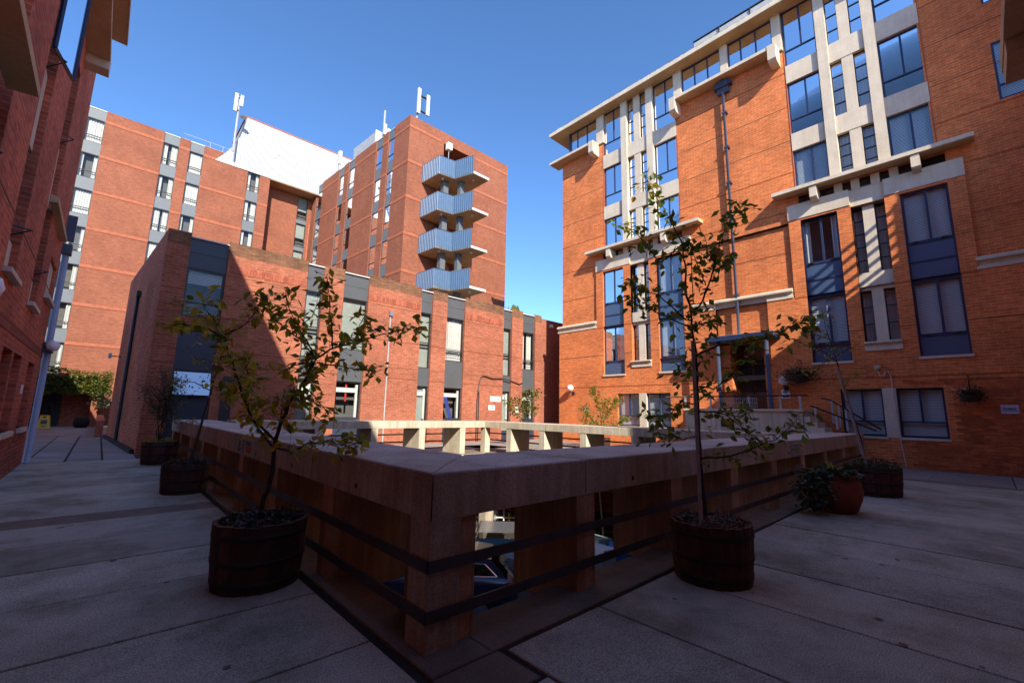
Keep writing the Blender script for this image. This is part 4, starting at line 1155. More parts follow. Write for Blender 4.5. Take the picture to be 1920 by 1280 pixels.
m = MB(FL); m.box(-9, 17.6, -2.2, -0.5, 0, 13.0, 'dim_interior'); m.box(-9, 17.85, -12, -2.25, 0, 19, 'brick_dark'); m.build('interior', nb, FL.p(8, -2, 0))  # taller rear box added unseen to shade the alley side wall
m = MB(FL)
for z in (3.02, 4.54): m.box(-9, NB1, 0, 0.005, z - 0.018, z + 0.018, 'joint')
m.box(-9, NB1, 0, 0.012, 2.85, 2.99, 'brick_piece_red')
tag(m.build('movement_joints', nb, FL.p(10, 0, 3)), kind='stuff')
for a, b_, c, e in recs:
    m = MB(FL); m.wall(a, b_, c, e, -0.26, 'brick_dark'); m.build('brick_recess', nb, FL.p(a, 0, c))
    part(FL, nb, 'sill', [(a - 0.05, b_ + 0.1, -0.2, 0.08, 0.9, 1.0)], 'stone')
for a, b_ in ((10.15, 11.25), (13.35, 14.5), (7.0, 8.4), (4.0, 5.2)):
    win(FL, nb, a, b_, 4.3, 6.05, -0.2, mull=(0.5,), seed=1)
    part(FL, nb, 'spandrel_panel', [(a, b_, -0.28, -0.1, 6.05, 7.55)], 'stone')
    win(FL, nb, a, b_, 7.55, 9.3 if a != 13.35 else 9.6, -0.2, mull=(0.5,), seed=2)
    part(FL, nb, 'spandrel_panel', [(a, b_, -0.28, -0.1, 3.68, 4.3)], 'stone')
    part(FL, nb, 'sill', [(a - 0.06, b_ + 0.06, -0.2, 0.1, 3.6, 3.68)], 'stone')
part(FL, nb, 'sill', [(15.7, 17.45, -0.2, 0.1, 4.2, 4.3)], 'stone')
m = MB(FL); m.box(15.8, 17.35, -0.28, -0.06, 4.3, 5.3, 'stone'); m.build('stone_panel', nb, FL.p(16, 0, 4.3))
# open casement, top hung
m = MB(FL)
ca = [(10.3, 0.03, 9.75), (11.25, 0.22, 9.75), (11.25, 0.22, 7.68), (10.3, 0.03, 7.65)]
def lerp(a, b_, t): return tuple(a[i] + (b_[i] - a[i]) * t for i in range(3))
m.poly(ca, 'glass_blue')
for i in range(4): m.tube([ca[i], ca[(i + 1) % 4]], 0.035, 'blue_frame', 4)
m.build('open_casement', nb, FL.p(10.2, 0.2, 7.8))
for a in (7.0, 10.15, 13.35):
    for z in (4.4, 7.6):
        m = MB(FL); m.tube([(a + 0.1, -0.15, z), (a + 0.5, 0.16, z + 0.06), (a + 0.9, -0.15, z)], 0.014, 'dark_frame', 4); m.build('window_stay', nb, FL.p(a, 0, z))
for a, b_, dd, zz in ((0.5, 8.0, 0.28, 5.5), (13.6, 16.9, 0.13, 5.98)):
    m = MB(FL); m.prism([(0.0, zz), (dd, zz + 0.02), (dd, zz + 0.14), (0.0, zz + 0.18)], 'u', a, b_, 'soffit'); m.build('canopy', nb, FL.p(a, 0, zz))
m = MB(FL); m.box(-9, 15.1, 0.0, 0.45, 10.45, 10.6, 'soffit'); m.box(14.7, 15.1, 0.0, 0.452, 10.2, 10.447, 'stone'); m.build('canopy', nb, FL.p(8, 0, 10.5))
m = MB(FL); m.box(-9, 18.0, -3, 0.55, 13.2, 13.35, 'soffit'); m.box(-9, 18.003, 0.55, 0.57, 13.18, 13.38, 'stone'); m.build('eave', nb, FL.p(8, 0, 13.2))
m = MB(FL); m.box(-9, 12, -6, 0.3, 13.36, 14.1, 'brick_dark'); m.box(-9, 12.1, -6, 0.55, 14.1, 14.25, 'soffit'); m.build('roof_shade_block', nb, FL.p(0, -2, 13.4))  # unseen roof block added to cast the diagonal shadow on the low block
m = MB(FL); m.tube([(17.95, 0.09, 0), (17.95, 0.09, 5.9)], 0.075, 'pipe_pale', 8); m.box(17.8, 18.1, 0, 0.2, 3.0, 3.25, 'pipe_grey').box(17.8, 18.1, 0, 0.2, 5.9, 6.2, 'pipe_blue'); m.build('downpipe', nb, FL.p(18, 0, 0))
m = MB(FL); m.box(17.9, 17.96, 0.0, 0.2, 6.3, 7.1, 'pipe_blue'); m.build('wall_box', nb, FL.p(18, 0, 6.5))
brick_pieces(FL, nb, 9.0, 17.5, 0.0, 1.0, 0.001, 'brick_piece_red', 300)
q = MB(FL); q.box(14.85, 15.1, 0.0, 0.02, 1.8, 2.0, 'sign_white'); tag(q.build('wall_plate', None, FL.p(15, 0, 1.9)), 'small white plate between the brick recesses of the shaded block', 'plate')

# ------------------------------------------------------------------ blocks behind the viewpoint
bb = thing('brick_building', (2, -1.1, 0), 'low brick block along the back of the walkway, its tan eave end overhead', 'building')
m = MB(FB); m.box(-1.34, 7.35, -6, 0, -0.5, 5.71, 'brick_dark'); m.build('wall', bb, FB.p(2, 0, 0))
m = MB(FB); m.box(-1.3, 7.42, -6, 0.56, 5.72, 5.9, 'soffit'); m.build('eave', bb, FB.p(2, 0, 5.8))
m = MB(FB); m.box(6.75, 7.4, -1, 0.55, 5.55, 5.717, 'soffit'); m.build('eave_beam', bb, FB.p(8, 0, 5.6))
for k in range(4): win(F(0, -1.09, 1, 0, 0, 1), bb, -0.6 + k * 2.1, 0.7 + k * 2.1, 0.9, 2.6, 0.02, mull=(0.5,), inside='blind', seed=k)
sb = thing('brick_building', (14, -2.6, 0), 'unseen tall brick block added behind the viewpoint to shade the orange wall', 'building')
m = MB(); m.box(7.37, 18.48, -14, -2.6, -0.5, 10.1, 'brick_orange'); m.box(18.5, 27, -14, -6.0, -0.5, 24, 'brick_orange'); m.box(18.5, 20.29, -6.0, -2.6, -0.5, 24, 'brick_orange')  # added out of view, outlined to cast the shade edge on the orange wall
m.build('wall', sb, (14, -5, 0))
m = MB(); m.box(8.5, 18.45, -3.2, -2.5, 10.1, 10.25, 'soffit'); m.build('eave', sb, (14, -3, 10.1))
for k in range(4): win(F(0, -2.59, 1, 0, 0, 1), sb, 9.0 + k * 2.3, 10.4 + k * 2.3, 4.2, 6.2, 0.02, mull=(0.5,), inside='blind', seed=k); win(F(0, -2.59, 1, 0, 0, 1), sb, 9.0 + k * 2.3, 10.4 + k * 2.3, 1.0, 2.7, 0.02, mull=(0.5,), inside='blind', seed=k)
m = MB()
for k in range(5): m.box(17.3, 18.45, -2.75, -2.69, 10.55 + k * 0.42, 10.68 + k * 0.42, 'light_metal')
for x in (17.33, 18.4): m.box(x - 0.03, x + 0.03, -2.81, -2.75, 10.25, 12.5, 'light_metal')
m.build('shadow_rails', sb, (16, -2.7, 10.3))  # rails added unseen to throw stripe shadows on the orange wall

ab = thing('brick_building', (-6, 36, 0), 'unseen low brick block added behind the shaded block to shade the alley end', 'building')
m = MB(); m.box(-12, -3.62, 29, 42, 0, 6.55, 'brick_dark'); m.build('wall', ab, (-6, 36, 0))  # hidden blocker, added so the alley wall and part of the hedge stay shaded
m = MB(); m.box(-12.1, -3.55, 28.9, 42.1, 6.552, 6.7, 'soffit'); m.build('eave', ab, (-6, 36, 6.6))
# ------------------------------------------------------------------ planters
FH = Vector((0.680, 0.733)); RH = Vector((0.733, -0.680))      # horizontal viewing directions used to lay out the crowns
BST = {}
def barrel(x, y, r, h, label, group='oak half barrels used as planters', nst=22, rb=0.88):
    t = thing('barrel_planter', (x, y, 0), label, 'planter', group)
    k = (r, h, nst)
    if k not in BST:
        vs = []
        for v in range(3):
            q = MB(); a = PI / nst * 0.96; pr = None
            for i in range(6):
                f = i / 5; rr_ = r * (rb + (1.0 - rb) * math.sin(min(1, f * 0.75 + 0.1) * PI * 0.62) ** 0.8) + 0.002 * v; z = h * f + (0.004 * v if i == 5 else 0)
                ring = [(rr_ * math.cos(-a), rr_ * math.sin(-a), z), ((rr_ + 0.006) , 0, z), (rr_ * math.cos(a), rr_ * math.sin(a), z), ((rr_ - 0.03) * math.cos(a), (rr_ - 0.03) * math.sin(a), z), ((rr_ - 0.03) * math.cos(a), -(rr_ - 0.03) * math.sin(a), z)]
                if pr:
                    for j in range(5): q.poly([pr[j], pr[(j + 1) % 5], ring[(j + 1) % 5], ring[j]], 'barrel_wood')
                else: q.poly(ring, 'barrel_wood')
                pr = ring
            q.poly(pr, 'barrel_wood')
            vs.append(q.mesh('stave'))
        hp = []
        for f0, f1 in ((0.1, 0.18), (0.42, 0.49), (0.8, 0.88)):
            q = MB(); prof = []
            for f in (f0, f1):
                prof.append((r * (rb + (1.0 - rb) * math.sin(min(1, f * 0.75 + 0.1) * PI * 0.62) ** 0.8) + 0.012, h * f))
            q.lathe([(prof[0][0] - 0.012, prof[0][1]), prof[0], prof[1], (prof[1][0] - 0.012, prof[1][1])], (0, 0, 0), 'barrel_hoop', 40)
            hp.append(q.mesh('hoop'))
        q = MB(); q.lathe([(0.0, h - 0.06), (r * 0.6, h - 0.07), (r * 0.97, h - 0.1)], (0, 0, 0), 'soil', 24); so = q.mesh('soil')
        BST[k] = (vs, hp, so)
    vs, hp, so = BST[k]
    for i in range(nst): inst(vs[(i * 5) % 3], 'stave', t, (x, y, 0), (0, 0, 2 * PI * i / nst))
    for q in hp: inst(q, 'hoop', t, (x, y, 0))
    inst(so, 'soil', t, (x, y, 0))
    return t
LM = {}
def leaf_mesh(mat, L, W, fold=0.25, v=0):
    k = (mat, L, W, v)
    if k not in LM:
        q = MB(); rr_ = random.Random(v)
        c = rr_.uniform(-0.2, 0.35); f = fold * L * rr_.uniform(0.4, 1.2)
        mid = [(0, 0, 0), (L * 0.3, 0, -f * 0.3), (L * 0.65, 0, -f * 0.3 - c * L * 0.15), (L, 0, -f * 0.2 - c * L * 0.5)]
        e = [0.0, 1.0, 0.85, 0.0]
        for sg in (1, -1):
            ed = [(L * 0.12, sg * W * 0.28, f * 0.1), (L * 0.34, sg * W * 0.5, f * 0.25), (L * 0.68, sg * W * 0.42, f * 0.1 - c * L * 0.15), (L, 0, mid[3][2])]
            q.poly([mid[0], ed[0], ed[1], mid[1]], mat, smooth=True); q.poly([mid[1], ed[1], ed[2], mid[2]], mat, smooth=True); q.poly([mid[2], ed[2], mid[3]], mat, smooth=True)
        LM[k] = q.mesh('leaf')
    return LM[k]
def leaf_quad(q, p, L, W, mat, rnd, down=0.3, dirv=None):
    d = Vector((rnd.gauss(0, 1), rnd.gauss(0, 1), rnd.gauss(-down, 0.6))) if dirv is None else dirv
    if d.length < 1e-3: d = Vector((1, 0, 0))
    d.normalize()
    s = d.cross(Vector((rnd.gauss(0, 0.5), rnd.gauss(0, 0.5), 1)))
    if s.length < 1e-3: s = Vector((0, 1, 0))
    s.normalize(); n_ = s.cross(d)
    p = Vector(p); m1 = p + d * L * 0.5 + n_ * L * 0.06; e = p + d * L
    q.poly([tuple(p), tuple(m1 + s * W * 0.5), tuple(e), tuple(m1 - s * W * 0.5)], mat)
def bedding(x, y, z, r, n, mat, label, size=0.05, hgt=0.1, seed=1, spill=0.0):
    q = MB(); rn = random.Random(seed)
    for i in range(n):
        a = rn.random() * 2 * PI; rr_ = r * math.sqrt(rn.random()); hh = hgt * (1 - (rr_ / r) ** 3 * 0.6) * rn.random() ** 0.7 * (0.5 + 0.9 * (math.sin(a * 3 + seed) * 0.5 + 0.5))
        p = (x + rr_ * math.cos(a), y + rr_ * math.sin(a), z + hh)
        leaf_quad(q, p, size * rn.uniform(0.6, 1.4), size * rn.uniform(0.35, 0.7), mat, rn, -0.5)
    o_ = q.build('bedding_plants', None, (x, y, z))
    return tag(o_, label, 'plants', 'low bedding plants in the tubs', 'stuff')
def tree(name, base, lines, label, leafspec, radii=(0.02, 0.005), seed=1, depth=0.35, per_m=22, group=None, leaf_objs=True, spread=0.07, tops=None, cmat='bark', thin=0.0):
    """lines: polylines as (across, height); each limb leaves the earlier one it starts on and gets its own depth."""
    rn = random.Random(seed)
    t = thing('tree' if name is None else name, (base[0], base[1], lines[0][0][1] if base[2] is None else base[2]), label, 'tree', group)
    pts3 = []; built = []
    for li, ln in enumerate(lines):
        if li == 0: d0 = 0.0; k = 0.0
        else:
            best = min(pts3, key=lambda p: (p[0] - ln[0][0]) ** 2 + (p[1] - ln[0][1]) ** 2)
            d0 = best[2]; k = rn.uniform(-1, 1) * depth
        arc = 0; cur = []
        for i, (a, z) in enumerate(ln):
            if i: arc += math.dist(ln[i - 1], ln[i])
            cur.append((a, z, d0 + k * arc + (rn.uniform(-0.015, 0.015) if i and li else 0)))
        built.append(cur)
        for i in range(len(cur) - 1):
            for f in (0, 0.25, 0.5, 0.75): pts3.append(tuple(cur[i][j] + (cur[i + 1][j] - cur[i][j]) * f for j in range(3)))
        pts3.append(cur[-1])
    def w3(p): return Vector((base[0] + RH.x * p[0] + FH.x * p[2], base[1] + RH.y * p[0] + FH.y * p[2], p[1]))
    spots = []
    tr = MB()
    for li, cur in enumerate(built):
        P3 = [w3(p) for p in cur]
        # resample with slight wiggle
        path = [P3[0]]
        for i in range(len(P3) - 1):
            for f in (0.34, 0.67, 1.0):
                v = P3[i].lerp(P3[i + 1], f)
                if f < 1: v += Vector((rn.gauss(0, 1), rn.gauss(0, 1), rn.gauss(0, 1))) * 0.006
                path.append(v)
        L = sum((path[i + 1] - path[i]).length for i in range(len(path) - 1)) or 1
        r0 = radii[0] if li == 0 else min(radii[0] * 0.62, radii[1] + 0.0065 * L)
        r1 = radii[0] * 0.5 if li == 0 else radii[1] * 0.6
        acc = 0; rad = []
        for i, p in enumerate(path):
            if i: acc += (path[i] - path[i - 1]).length
            rad.append(r0 + (r1 - r0) * acc / L)
        q = tr if li == 0 else MB()
        q.tube([tuple(p) for p in path], rad, cmat, 7 if li == 0 else 5)
        if li: q.build('branch', t, path[0])
        if li == 0: q.build('trunk', t, path[0])
        acc = 0; twig = MB(); tw = 0
        for i in range(1, len(path)):
            seg = (path[i] - path[i - 1]).length; acc += seg
            f = acc / L
            dens = per_m * seg * (0 if (li == 0 and f < 0.62) else (0.25 + 0.95 * f)) * (1.4 if i == len(path) - 1 else 1)
            n_ = int(dens) + (rn.random() < dens % 1)
            for _ in range(n_):
                c = path[i - 1].lerp(path[i], rn.random())
                off = Vector((rn.gauss(0, 1), rn.gauss(0, 1), rn.gauss(0.1, 0.8))) * spread
                tip = c + off
                twig.tube([tuple(c), tuple(tip)], [0.0022, 0.0012], cmat, 3, False); tw += 1
                spots.append((tip, (path[i] - path[i - 1]).normalized(), f))
                if rn.random() < 0.55: spots.append((tip + Vector((rn.gauss(0, 1), rn.gauss(0, 1), rn.gauss(-0.3, 1))) * 0.03, off.normalized(), f))
        if tw: tag(twig.build('twigs', t, path[0]), kind='stuff')
    mats, L, W = leafspec
    if leaf_objs:
        rn.shuffle(spots)
        far = spots[300:]; spots = spots[:300]
        for p, dv, f in spots:
            m_ = mats[0] if rn.random() > 0.16 else mats[-1]
            me = leaf_mesh(m_, L, W, 0.25, rn.randrange(6))
            d = (dv * 0.5 + Vector((rn.gauss(0, 0.7), rn.gauss(0, 0.7), rn.gauss(-0.55, 0.45)))).normalized()
            o_ = inst(me, 'leaf', t, p)
            rot = d.to_track_quat('X', 'Z')
            from mathutils import Quaternion
            rot = rot @ Quaternion((1, 0, 0), rn.gauss(0, 0.8))
            o_.rotation_euler = rot.to_euler()
            s = rn.uniform(0.6, 1.15); o_.scale = (s, s * rn.uniform(0.8, 1.1), s)
        spots = far
    if spots:
        q = MB()
        for p, dv, f in spots: leaf_quad(q, p, L * rn.uniform(0.7, 1.2), W * rn.uniform(0.7, 1.2), mats[rn.random() < 0.2 and -1 or 0], rn, 0.5)
        tag(q.build('crown', t), kind='stuff')
    return t
PLc = (1.27, 4.82); PRc = (4.74, 2.06)
barrel(*PLc, 0.39, 0.56, 'dark half barrel holding the small spreading tree by the left parapet')
bedding(*PLc, 0.5, 0.36, 900, 'leaf_heather', 'low dark heather round the spreading tree in the nearest left barrel', seed=2)
TL_ = [[(-0.2, 0.46), (-0.21, 0.66), (-0.16, 0.89), (-0.15, 1.19), (-0.11, 1.47), (0.0, 1.72), (0.11, 1.93), (0.18, 2.1)], [(0.18, 2.1), (0.37, 2.23), (0.56, 2.28), (0.79, 2.37), (1.06, 2.44), (1.21, 2.47)], [(0.18, 2.1), (0.12, 2.23), (0.02, 2.4), (-0.07, 2.62), (-0.09, 2.75)], [(0.33, 2.21), (0.33, 2.41), (0.32, 2.63), (0.29, 2.94)], [(0.18, 2.1), (0.01, 2.29), (-0.29, 2.5), (-0.43, 2.74)], [(0.19, 2.06), (0.39, 2.04), (0.61, 2.0), (0.79, 2.01)], [(-0.16, 1.29), (-0.35, 1.47), (-0.44, 1.71), (-0.51, 2.0), (-0.6, 2.28), (-0.72, 2.47), (-0.8, 2.63)], [(-0.6, 2.28), (-0.45, 2.41), (-0.34, 2.72)], [(-0.6, 2.28), (-0.83, 2.36), (-1.07, 2.4), (-1.27, 2.44)], [(-0.18, 1.23), (-0.47, 1.48), (-0.6, 1.65), (-0.65, 1.92), (-0.77, 2.17)], [(-0.65, 1.92), (-0.81, 1.83), (-0.83, 1.7)], [(-0.15, 1.21), (0.05, 1.19), (0.25, 1.28), (0.45, 1.3), (0.66, 1.26), (0.82, 1.31)], [(0.05, 1.85), (0.21, 1.72), (0.35, 1.58), (0.36, 1.48)], [(-0.11, 1.47), (-0.12, 1.68), (-0.09, 1.78)], [(-0.41, 1.65), (-0.32, 1.57), (-0.22, 1.67)], [(0.11, 1.93), (-0.07, 2.01), (-0.19, 1.97)], [(0.02, 2.4), (0.14, 2.5), (0.2, 2.62)], [(0.56, 2.28), (0.6, 2.45), (0.66, 2.55)]]
tree('small_tree', (1.42, 4.72, 0.46), TL_, 'small spreading tree with several curved stems in the nearest left barrel', (('leaf_green', 'leaf_yellow'), 0.11, 0.064), radii=(0.026, 0.004), seed=5, per_m=70, group='young trees planted in tubs')
barrel(*PRc, 0.385, 0.55, 'dark half barrel holding the tall staked tree by the right parapet')
bedding(*PRc, 0.49, 0.35, 700, 'leaf_heather', 'low dark plants and dry tufts round the tall staked tree', seed=3)
TR_ = [[(0.21, 0.46), (0.2, 0.72), (0.18, 0.99), (0.17, 1.4), (0.18, 1.78), (0.18, 2.14), (0.16, 2.47), (0.15, 2.74)], [(0.15, 2.74), (0.1, 3.01), (0.1, 3.29), (0.07, 3.58), (-0.07, 3.83), (-0.19, 4.06), (-0.31, 4.34)], [(0.15, 2.74), (0.24, 2.81), (0.32, 3.03), (0.37, 3.26), (0.41, 3.49), (0.56, 3.78), (0.62, 3.92)], [(0.29, 3.03), (0.26, 3.14), (0.18, 3.44), (0.11, 3.52)], [(0.14, 2.57), (-0.02, 2.64), (-0.23, 2.73), (-0.42, 2.8), (-0.56, 2.89)], [(0.1, 2.65), (-0.02, 2.77), (-0.19, 2.95), (-0.45, 3.02), (-0.58, 3.13)], [(0.07, 3.52), (-0.18, 3.3), (-0.3, 3.45), (-0.47, 3.66), (-0.6, 3.74)], [(0.18, 1.65), (0.34, 1.65), (0.51, 1.62), (0.69, 1.61), (0.82, 1.65)], [(0.19, 1.16), (0.4, 1.18), (0.67, 1.26), (0.85, 1.35), (0.96, 1.37), (1.2, 1.62)], [(0.2, 1.92), (0.35, 1.89), (0.58, 2.06), (0.7, 2.24), (0.86, 2.38)], [(0.15, 2.24), (0.39, 2.36), (0.67, 2.39), (0.94, 2.46), (1.13, 2.58), (1.3, 2.56)], [(0.16, 1.4), (0.02, 1.35), (-0.21, 1.4), (-0.34, 1.43)], [(0.17, 1.72), (-0.02, 1.75), (-0.21, 1.59), (-0.42, 1.6)], [(0.19, 2.08), (0.03, 2.17), (-0.03, 2.04)], [(0.51, 1.62), (0.69, 1.48), (0.84, 1.36)], [(0.17, 2.52), (0.33, 2.63), (0.45, 2.74), (0.47, 2.63)], [(0.32, 3.03), (0.48, 3.36), (0.59, 3.38)], [(0.37, 3.26), (0.26, 3.41), (0.23, 3.54)]]
tree('small_tree', (4.585, 2.24, 0.46), TR_, 'tall slim young tree tied to a pole in the nearest right barrel', (('leaf_green', 'leaf_yellow'), 0.105, 0.062), radii=(0.022, 0.004), seed=9, per_m=60, depth=0.3, group='young trees planted in tubs')
q = MB(); q.tube([(4.55 + RH.x * 0.05, 2.12 + RH.y * 0.05, 0.38), (4.55 + RH.x * 0.05, 2.12 + RH.y * 0.05, 2.4)], 0.02, 'stake_wood', 8)
tag(q.build('stake', None, (4.58, 2.09, 0.4)), 'pale wooden stake beside the trunk of the tall right tree', 'stake')
# second and third planters along the left parapet
L2 = (1.36, 10.5)
barrel(*L2, 0.38, 0.52, 'second half barrel along the left parapet with a leaning thin trunk')
bedding(*L2, 0.46, 0.36, 900, 'leaf_heather', 'pale heather filling the second barrel on the left', seed=4, hgt=0.13)
tree('small_tree', (1.34, 10.4, 0.5), [[(0.05, 0.5), (0.17, 1.2), (0.28, 1.9), (0.38, 2.5), (0.44, 2.95)], [(0.17, 1.25), (0.0, 1.35), (-0.15, 1.3)], [(0.28, 1.9), (0.0, 2.05), (-0.25, 2.1), (-0.45, 1.95)], [(0.34, 2.3), (0.1, 2.5), (-0.2, 2.55)], [(0.38, 2.5), (0.6, 2.6), (0.8, 2.55)], [(0.44, 2.9), (0.3, 3.2), (-0.2, 3.4), (-0.7, 3.7)], [(0.44, 2.9), (0.6, 3.2), (0.75, 3.3)], [(0.44, 2.8), (0.1, 3.0), (-0.4, 3.1), (-0.8, 3.2)], [(0.4, 2.6), (0.75, 2.3), (0.9, 1.9)], [(0.3, 2.0), (0.6, 1.9), (0.8, 1.7)]], 'thin leaning tree with small yellowing leaves in the second left barrel', (('leaf_yellow', 'leaf_green'), 0.075, 0.045), radii=(0.026, 0.005), seed=12, per_m=40, group='young trees planted in tubs', spread=0.1)
L3 = (1.40, 15.9)
barrel(*L3, 0.42, 0.6, 'third half barrel beyond the second at the far left corner', nst=20)
bedding(*L3, 0.54, 0.4, 700, 'leaf_hedge', 'yellowish low plants in the far left barrel', seed=5, hgt=0.14)
rn = random.Random(21)
t = thing('evergreen_shrub', (*L3, 0.55), 'grey green loose shrub in the far left barrel', 'shrub')
q = MB(); stems = []
for i in range(9):
    a = rn.uniform(-1, 1); pth = [(L3[0] + RH.x * 0.1 * a, L3[1] + RH.y * 0.1 * a, 0.55)]
    for s in range(1, 6):
        f = s / 5; pth.append((L3[0] + RH.x * (0.1 * a + 0.75 * a * f * f) + FH.x * rn.gauss(0, 0.12), L3[1] + RH.y * (0.1 * a + 0.75 * a * f * f) + FH.y * rn.gauss(0, 0.12), 0.55 + f * (2.15 - 0.8 * abs(a + 0.3))))
    q.tube(pth, [0.016, 0.014, 0.012, 0.01, 0.008, 0.005], 'bark', 5); stems.append(pth)
q.build('stems', t)
q = MB()
for pth in stems:
    for i in range(230):
        s = rn.randrange(2, 5); c = Vector(pth[s]).lerp(Vector(pth[s + 1]), rn.random()) + Vector((rn.gauss(0, .13), rn.gauss(0, .13), rn.gauss(0, .12)))
        leaf_quad(q, c, 0.11, 0.03, 'leaf_grey', rn, 0.3)
tag(q.build('foliage', t), kind='stuff')
# right side: terracotta pot with ivy and spiky plant, then a second barrel with a staked tree
R1 = (9.75, 1.98); R2 = (12.6, 1.86)
t = thing('terracotta_pot', (*R1, 0), 'round terracotta pot with trailing ivy beside the right parapet', 'pot')
q = MB(); q.lathe([(0.0, 0.01), (0.26, 0.0), (0.3, 0.04), (0.37, 0.22), (0.395, 0.36), (0.375, 0.5), (0.34, 0.57), (0.365, 0.6), (0.36, 0.64), (0.32, 0.64), (0.31, 0.56), (0.0, 0.55)], (*R1, 0), 'terracotta', 32); q.build('pot', t)
t = thing('ivy_plant', (*R1, 0.6), 'dark green ivy spilling over the near side of the terracotta pot', 'ivy')
q = MB(); rn = random.Random(8)
for i in range(1500):
    if i < 800:
        a = rn.random() * 2 * PI; r_ = 0.40 * math.sqrt(rn.random()); c = (R1[0] + r_ * math.cos(a), R1[1] + r_ * math.sin(a), 0.62 + 0.17 * rn.random() * (1 - (r_ / .44) ** 2))
    else:
        f = rn.random(); c = (R1[0] - 0.36 - 0.28 * math.sin(f * 2.2) + rn.gauss(0, .11), R1[1] + 0.22 + rn.gauss(0, .12), 0.72 - f * 0.62 + rn.gauss(0, .05))
    leaf_quad(q, c, 0.07, 0.06, 'leaf_dark', rn, 0.6)
tag(q.build('foliage', t), kind='stuff')
t = thing('spiky_plant', (*R1, 0.62), 'spiky strap leaved plant standing up from the terracotta pot', 'plant')
for i in range(22):
    a = rn.random() * 2 * PI; L = rn.uniform(0.35, 0.6); el = rn.uniform(0.35, 1.35)
    q = MB(); pr = None
    for s in range(5):
        f = s / 4; r_ = L * f * math.cos(el); z = 0.62 + L * f * math.sin(el) - 0.16 * f * f
        w = 0.016 * (1 - f * 0.9)
        c = Vector((R1[0] + r_ * math.cos(a), R1[1] + r_ * math.sin(a), z)); sd = Vector((-math.sin(a), math.cos(a), 0)) * w
        if pr: q.poly([tuple(pr[0]), tuple(pr[1]), tuple(c + sd), tuple(c - sd)], 'leaf_green')
        pr = (c - sd, c + sd)
    q.build('strap_leaf', t, (*R1, 0.62))
barrel(*R2, 0.5, 0.6, 'half barrel with a leaning staked tree near the right end of the parapet')
bedding(*R2, 0.54, 0.5, 900, 'leaf_dark', 'dark low plants with brownish tips in the far right barrel', seed=6, hgt=0.16, size=0.06)
bedding(R2[0] + 0.3, R2[1] - 0.1, 0.6, 0.3, 250, 'leaf_brown', 'reddish brown tufts at the edge of the far right barrel', seed=7, hgt=0.12)
tree('small_tree', (12.5, 1.9, 0.5), [[(0.0, 0.5), (-0.16, 1.4), (-0.35, 2.3), (-0.48, 2.95), (-0.58, 3.4)], [(-0.35, 2.3), (-0.1, 2.6), (0.1, 2.7)], [(-0.48, 2.9), (-0.8, 3.1), (-1.2, 3.2), (-1.6, 3.3)], [(-0.5, 3.0), (-0.9, 2.75), (-1.3, 2.7)], [(-0.58, 3.4), (-0.75, 3.9), (-0.8, 4.1)], [(-0.5, 3.0), (-0.2, 3.2), (0.05, 3.3)], [(-0.58, 3.4), (-1.0, 3.6), (-1.4, 3.9)]], 'thin sparse tree leaning left in the far right barrel', (('leaf_green', 'leaf_yellow'), 0.08, 0.045), radii=(0.02, 0.004), seed=15, per_m=22, group='young trees planted in tubs')
q = MB(); a_ = Vector((12.5 + RH.x * -0.02, 1.9 + RH.y * -0.02, 0.5)); b__ = Vector((12.5 + RH.x * -0.47, 1.9 + RH.y * -0.47, 2.75)); q.tube([tuple(a_), tuple(b__)], 0.028, 'stake_wood', 8)
tag(q.build('stake', None, a_), 'pale leaning stake tied to the sparse tree at the far right', 'stake')
# plants beyond the far parapet
def far_shrub(x, y, z0, lines, mat, label, seed, pm=110, L=0.15):
    tree('small_tree', (x, y, z0), lines, label, ((mat, 'leaf_yellow'), L, L * 0.55), radii=(0.018, 0.004), seed=seed, per_m=pm, leaf_objs=False, spread=0.14)
far_shrub(15.2, 15.6, 0.4, [[(0, 0.4), (0.1, 1.2), (0.25, 1.9), (0.35, 2.7)], [(0.1, 1.2), (-0.4, 1.7), (-0.7, 2.2)], [(0.25, 1.9), (0.6, 2.4), (0.8, 2.7)], [(0.15, 1.5), (-0.2, 1.9), (-0.1, 2.3)], [(0.25, 1.9), (0.5, 1.7), (0.7, 1.9)]], 'leaf_hedge', 'yellow green young tree in front of the red brick block', 31)
far_shrub(17.6, 12.6, 0.4, [[(0, 0.4), (0.0, 1.3), (-0.1, 2.0), (-0.45, 2.9)], [(0.0, 1.2), (0.5, 1.8), (0.8, 2.4)], [(0.0, 1.0), (-0.5, 1.4), (-0.9, 1.9)], [(0, 1.3), (0.2, 1.7), (0.3, 2.3)], [(0, 0.9), (0.7, 1.1), (1.2, 1.5)], [(0, 0.8), (-0.6, 1.0), (-0.8, 1.3)]], 'leaf_green', 'leafy young tree against the sunlit end of the orange block', 33)
for (x, y, lab) in ((15.2, 15.6, 'dark tub under the yellow green young tree'), (17.6, 12.6, 'dark tub under the leafy tree by the orange block')):
    barrel(x, y, 0.4, 0.5, lab, nst=14)

